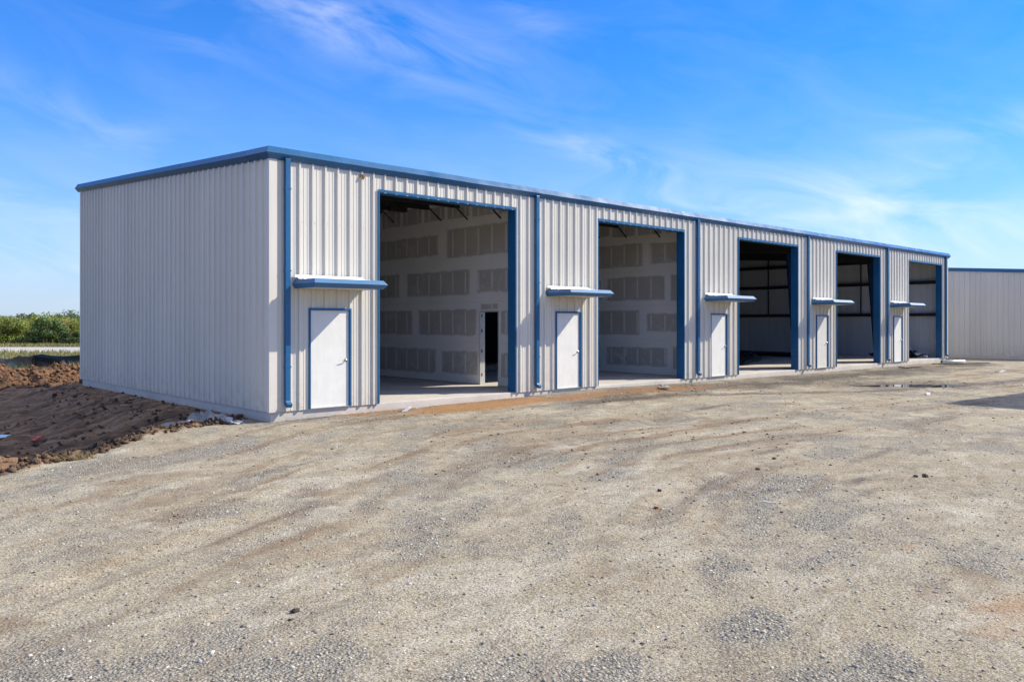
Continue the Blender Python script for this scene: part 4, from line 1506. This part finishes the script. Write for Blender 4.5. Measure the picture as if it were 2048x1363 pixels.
scrap('plastic_scrap', 0.19, -9.66, (0.085, 0.05, 0.008), 0.5, M['orange'], 'small orange plastic scrap in the middle of the gravel', 'scrap', 0.3)
scrap('paper_scrap', 1.42, -10.44, (0.17, 0.022, 0.004), -0.9, M['sheet_white'], 'thin white strip of paper on the gravel right of the orange scrap', 'scrap')
scrap('plastic_scrap', -3.3, 4.2, (0.22, 0.12, 0.02), 0.3, M['red'], 'red plastic scrap on the shaded dirt bank', 'scrap', 0.4, 0.04)
scrap('brick_piece', -1.42, 0.52, (0.20, 0.10, 0.06), 0.8, M['pinkbrick'], 'pale pink piece of brick on the dirt edge', 'brick', 0.02, 0.03)
scrap('plastic_sheet_scrap', -0.62, 0.30, (0.28, 0.16, 0.012), 0.2, M['sheet_white'], 'white sheet scrap where the dirt meets the gravel, by the building corner', 'scrap', 0.3, 0.03)
scrap('foam_cup', -0.55, 0.75, (0.12, 0.10, 0.08), 0.2, M['sheet_white'], 'small white cup on the dirt just behind the white sheet scrap', 'cup', 0.05, 0.02)
scrap('metal_trim_strip', 0.82, -0.10, (0.98, 0.05, 0.012), -0.06, M['trimmetal'], 'long thin metal strip lying along the slab by the first downspout', 'metal strip', 0.02, 0.01)
scrap('paper_scrap', 3.15, -0.32, (0.30, 0.09, 0.02), 0.15, M['sheet_white'], 'crumpled white scrap against the slab below the first opening', 'scrap', 0.4, 0.01)
scrap('paper_scrap', 12.6, -0.55, (0.42, 0.12, 0.02), 0.1, M['sheet_white'], 'white scrap on the orange clay below the second opening', 'scrap', 0.3)
scrap('paper_scrap', 24.2, -7.2, (0.3, 0.14, 0.02), 0.4, M['sheet_white'], 'white scrap on the drive in front of the dark building shadow', 'scrap', 0.3)
scrap('paper_scrap', 17.9, -6.3, (0.24, 0.10, 0.02), 0.4, M['sheet_white'], 'small white scrap left of the dark building shadow', 'scrap', 0.3)
scrap('paper_scrap', 31.5, -4.3, (0.5, 0.16, 0.02), -0.3, M['sheet_white'], 'white scrap far down the drive behind the puddle', 'scrap', 0.3)
scrap('plywood_scrap', 11.7, -1.25, (0.42, 0.30, 0.03), 0.3, M['lumber'], 'tan wood scrap on the clay before the second opening', 'wood scrap', 0.05, 0.03)


def clod(x, y, r, seed, label):
    mb = MB()
    n, m = 10, 6
    for j in range(m + 1):
        th = math.pi * j / m
        for i in range(n):
            a = 2 * math.pi * i / n
            w = 1 + 0.45 * float(fbm(np.array([2.2 * math.cos(a) * math.sin(th) + seed]), np.array([2.2 * math.sin(a) * math.sin(th) + 2 * math.cos(th)]), seed, 3)[0])
            mb.v.append((r * w * math.sin(th) * math.cos(a) * 1.25, r * w * math.sin(th) * math.sin(a), r * 0.75 * w * math.cos(th)))
    for j in range(m):
        for i in range(n):
            k = (i + 1) % n
            mb.f.append((j * n + i, (j + 1) * n + i, (j + 1) * n + k, j * n + k))
    o = mb.build('soil_lump', M['dark_soil'])
    o.location = (x, y, gz(x, y) + r * 0.35)
    return tag(o, label, 'soil lump')


M['dark_soil'] = simple('dark_soil', (0.055, 0.042, 0.032), 0.95, 0.3, 30, 0, 0.8)
clod(4.47, -11.13, 0.042, 3, 'black soil lump alone on the gravel at right')
clod(4.35, -11.05, 0.032, 5, 'smaller black soil lump touching the large lone one at right')
clod(-4.56, -9.75, 0.028, 7, 'dark soil lump alone on the gravel in the near left half')
clod(3.1, -9.3, 0.03, 9, 'dark soil lump on the left end of a dark track stripe at right')
clod(4.1, -9.0, 0.03, 12, 'dark soil lump in the middle of a dark track stripe at right')
clod(1.0, -9.1, 0.026, 15, 'dark soil lump right of centre on the gravel, beyond the orange scrap')

# pipe and strips by the far end of the building
pipe = MB()
pz = gz(36.9, -0.5) + 0.07
pipe.tube([(36.2, -0.30, pz), (37.5, -0.95, pz + 0.01)], 0.075, 14)
po = tag(pipe.build('drain_pipe', M['sheet_white'], None, True), 'short white drain pipe on the ground at the far corner of the building', 'pipe')
d = (Vector((37.5, -0.95, 0)) - Vector((36.2, -0.30, 0))).normalized()
MB().tube([Vector((36.2, -0.30, pz)) - d * 0.004, Vector((36.2, -0.30, pz)) + d * 0.01], 0.062, 14).build('bore_shade', M['black_plastic'], po)  # black disc stands in for the shade inside the closed pipe end
scrap('plastic_strip', 36.0, -1.25, (3.2, 0.16, 0.03), -0.55, M['black_plastic'], 'long black strip lying before the white drain pipe', 'strip', 0.01, 0.02)
scrap('board', 30.8, -0.9, (2.0, 0.25, 0.04), -0.05, M['lumber'], 'flat board lying in front of the last opening', 'board', 0.01, 0.02)
lumpy('tan_foam_clump', 0, 0, 0.06, 0.06, 0.05, M['foam'], 'tan foam clump stuck on the wall under the gutter', 'foam', 21, 0.0, 0.9)
fo_ = col.objects[-1]
fo_ = [o for o in col.objects if o.name.startswith('tan_foam_clump')][0]
fo_.rotation_euler = (R(90), 0, 0)
fo_.location = (2.19, -0.035, 5.10)

# ---- stored material on the floor inside
def board_stack(x, y, rot, n, L_, label, mat, seed):
    rnd = random.Random(seed)
    root = empty('board_stack', (x, y, 0.0))
    root.rotation_euler = (0, 0, rot)
    tag(root, label, 'board stack')
    for k in range(n):
        lay = k // 4
        j = k % 4
        o = MB().box(-L_ / 2 + rnd.uniform(-.3, .3), L_ / 2 + rnd.uniform(-.3, .3), j * 0.24 - 0.48 + rnd.uniform(-.02, .02), j * 0.24 - 0.27, 0.04 + lay * 0.062, 0.095 + lay * 0.062).build('board', mat, root)
        o.rotation_euler = (0, 0, rnd.uniform(-0.02, 0.02))
    for sx in (-L_ * .3, L_ * .3):
        MB().box(sx - 0.05, sx + 0.05, -0.5, 0.5, 0.001, 0.038).build('bearer', M['lumber'], root)
    return root


board_stack(30.5, 9.5, 1.3, 16, 5.5, 'dark stack of long boards at the back of the third bay', M['dark_steel'], 1)
board_stack(33.2, 7.2, 1.45, 12, 5.0, 'dark stack of long boards seen through the fourth opening', M['dark_steel'], 2)
board_stack(25.6, 4.6, 0.35, 8, 4.2, 'low stack of dark boards beside the third opening', M['dark_steel'], 3)
board_stack(21.3, 4.4, 0.25, 4, 3.2, 'few long grey trim pieces on the floor just inside the third opening', M['trimmetal'], 4)
board_stack(12.3, 7.8, 0.4, 12, 4.0, 'stack of boards seen through the inner doorway of the first bay', M['lumber'], 5)

# debris in the last bay
pile = empty('debris_pile', (36.6, 1.9, 0.0))
tag(pile, 'pile of black plastic scraps and offcuts inside the last opening', 'debris pile')
rnd = random.Random(5)
for k in range(60):
    a = rnd.uniform(0, 6.28)
    q = math.sqrt(rnd.random())
    x, y = 0.75 * q * math.cos(a), 1.5 * q * math.sin(a)
    hgt = 0.42 * (1 - q) + 0.04
    L_ = rnd.uniform(0.12, 0.5)
    o = MB().loops([[(t * L_, -0.06 * (1 + t), 0.03 * math.sin(5 * t)), (t * L_, 0.07 * (1 - t * .5), 0.04 * math.cos(4 * t)), (t * L_, 0.06, 0.05), (t * L_, -0.05, 0.06)] for t in (-0.5, -0.2, 0.15, 0.5)])
    o = o.build('offcut', M['sheet_white'] if rnd.random() < 0.12 else M['black_plastic'], pile)
    o.location = (x, y, max(0.09, rnd.uniform(0.2, 1) * hgt + 0.05))
    o.rotation_euler = (rnd.uniform(-.6, .6), rnd.uniform(-.5, .5), rnd.uniform(0, 6.28))
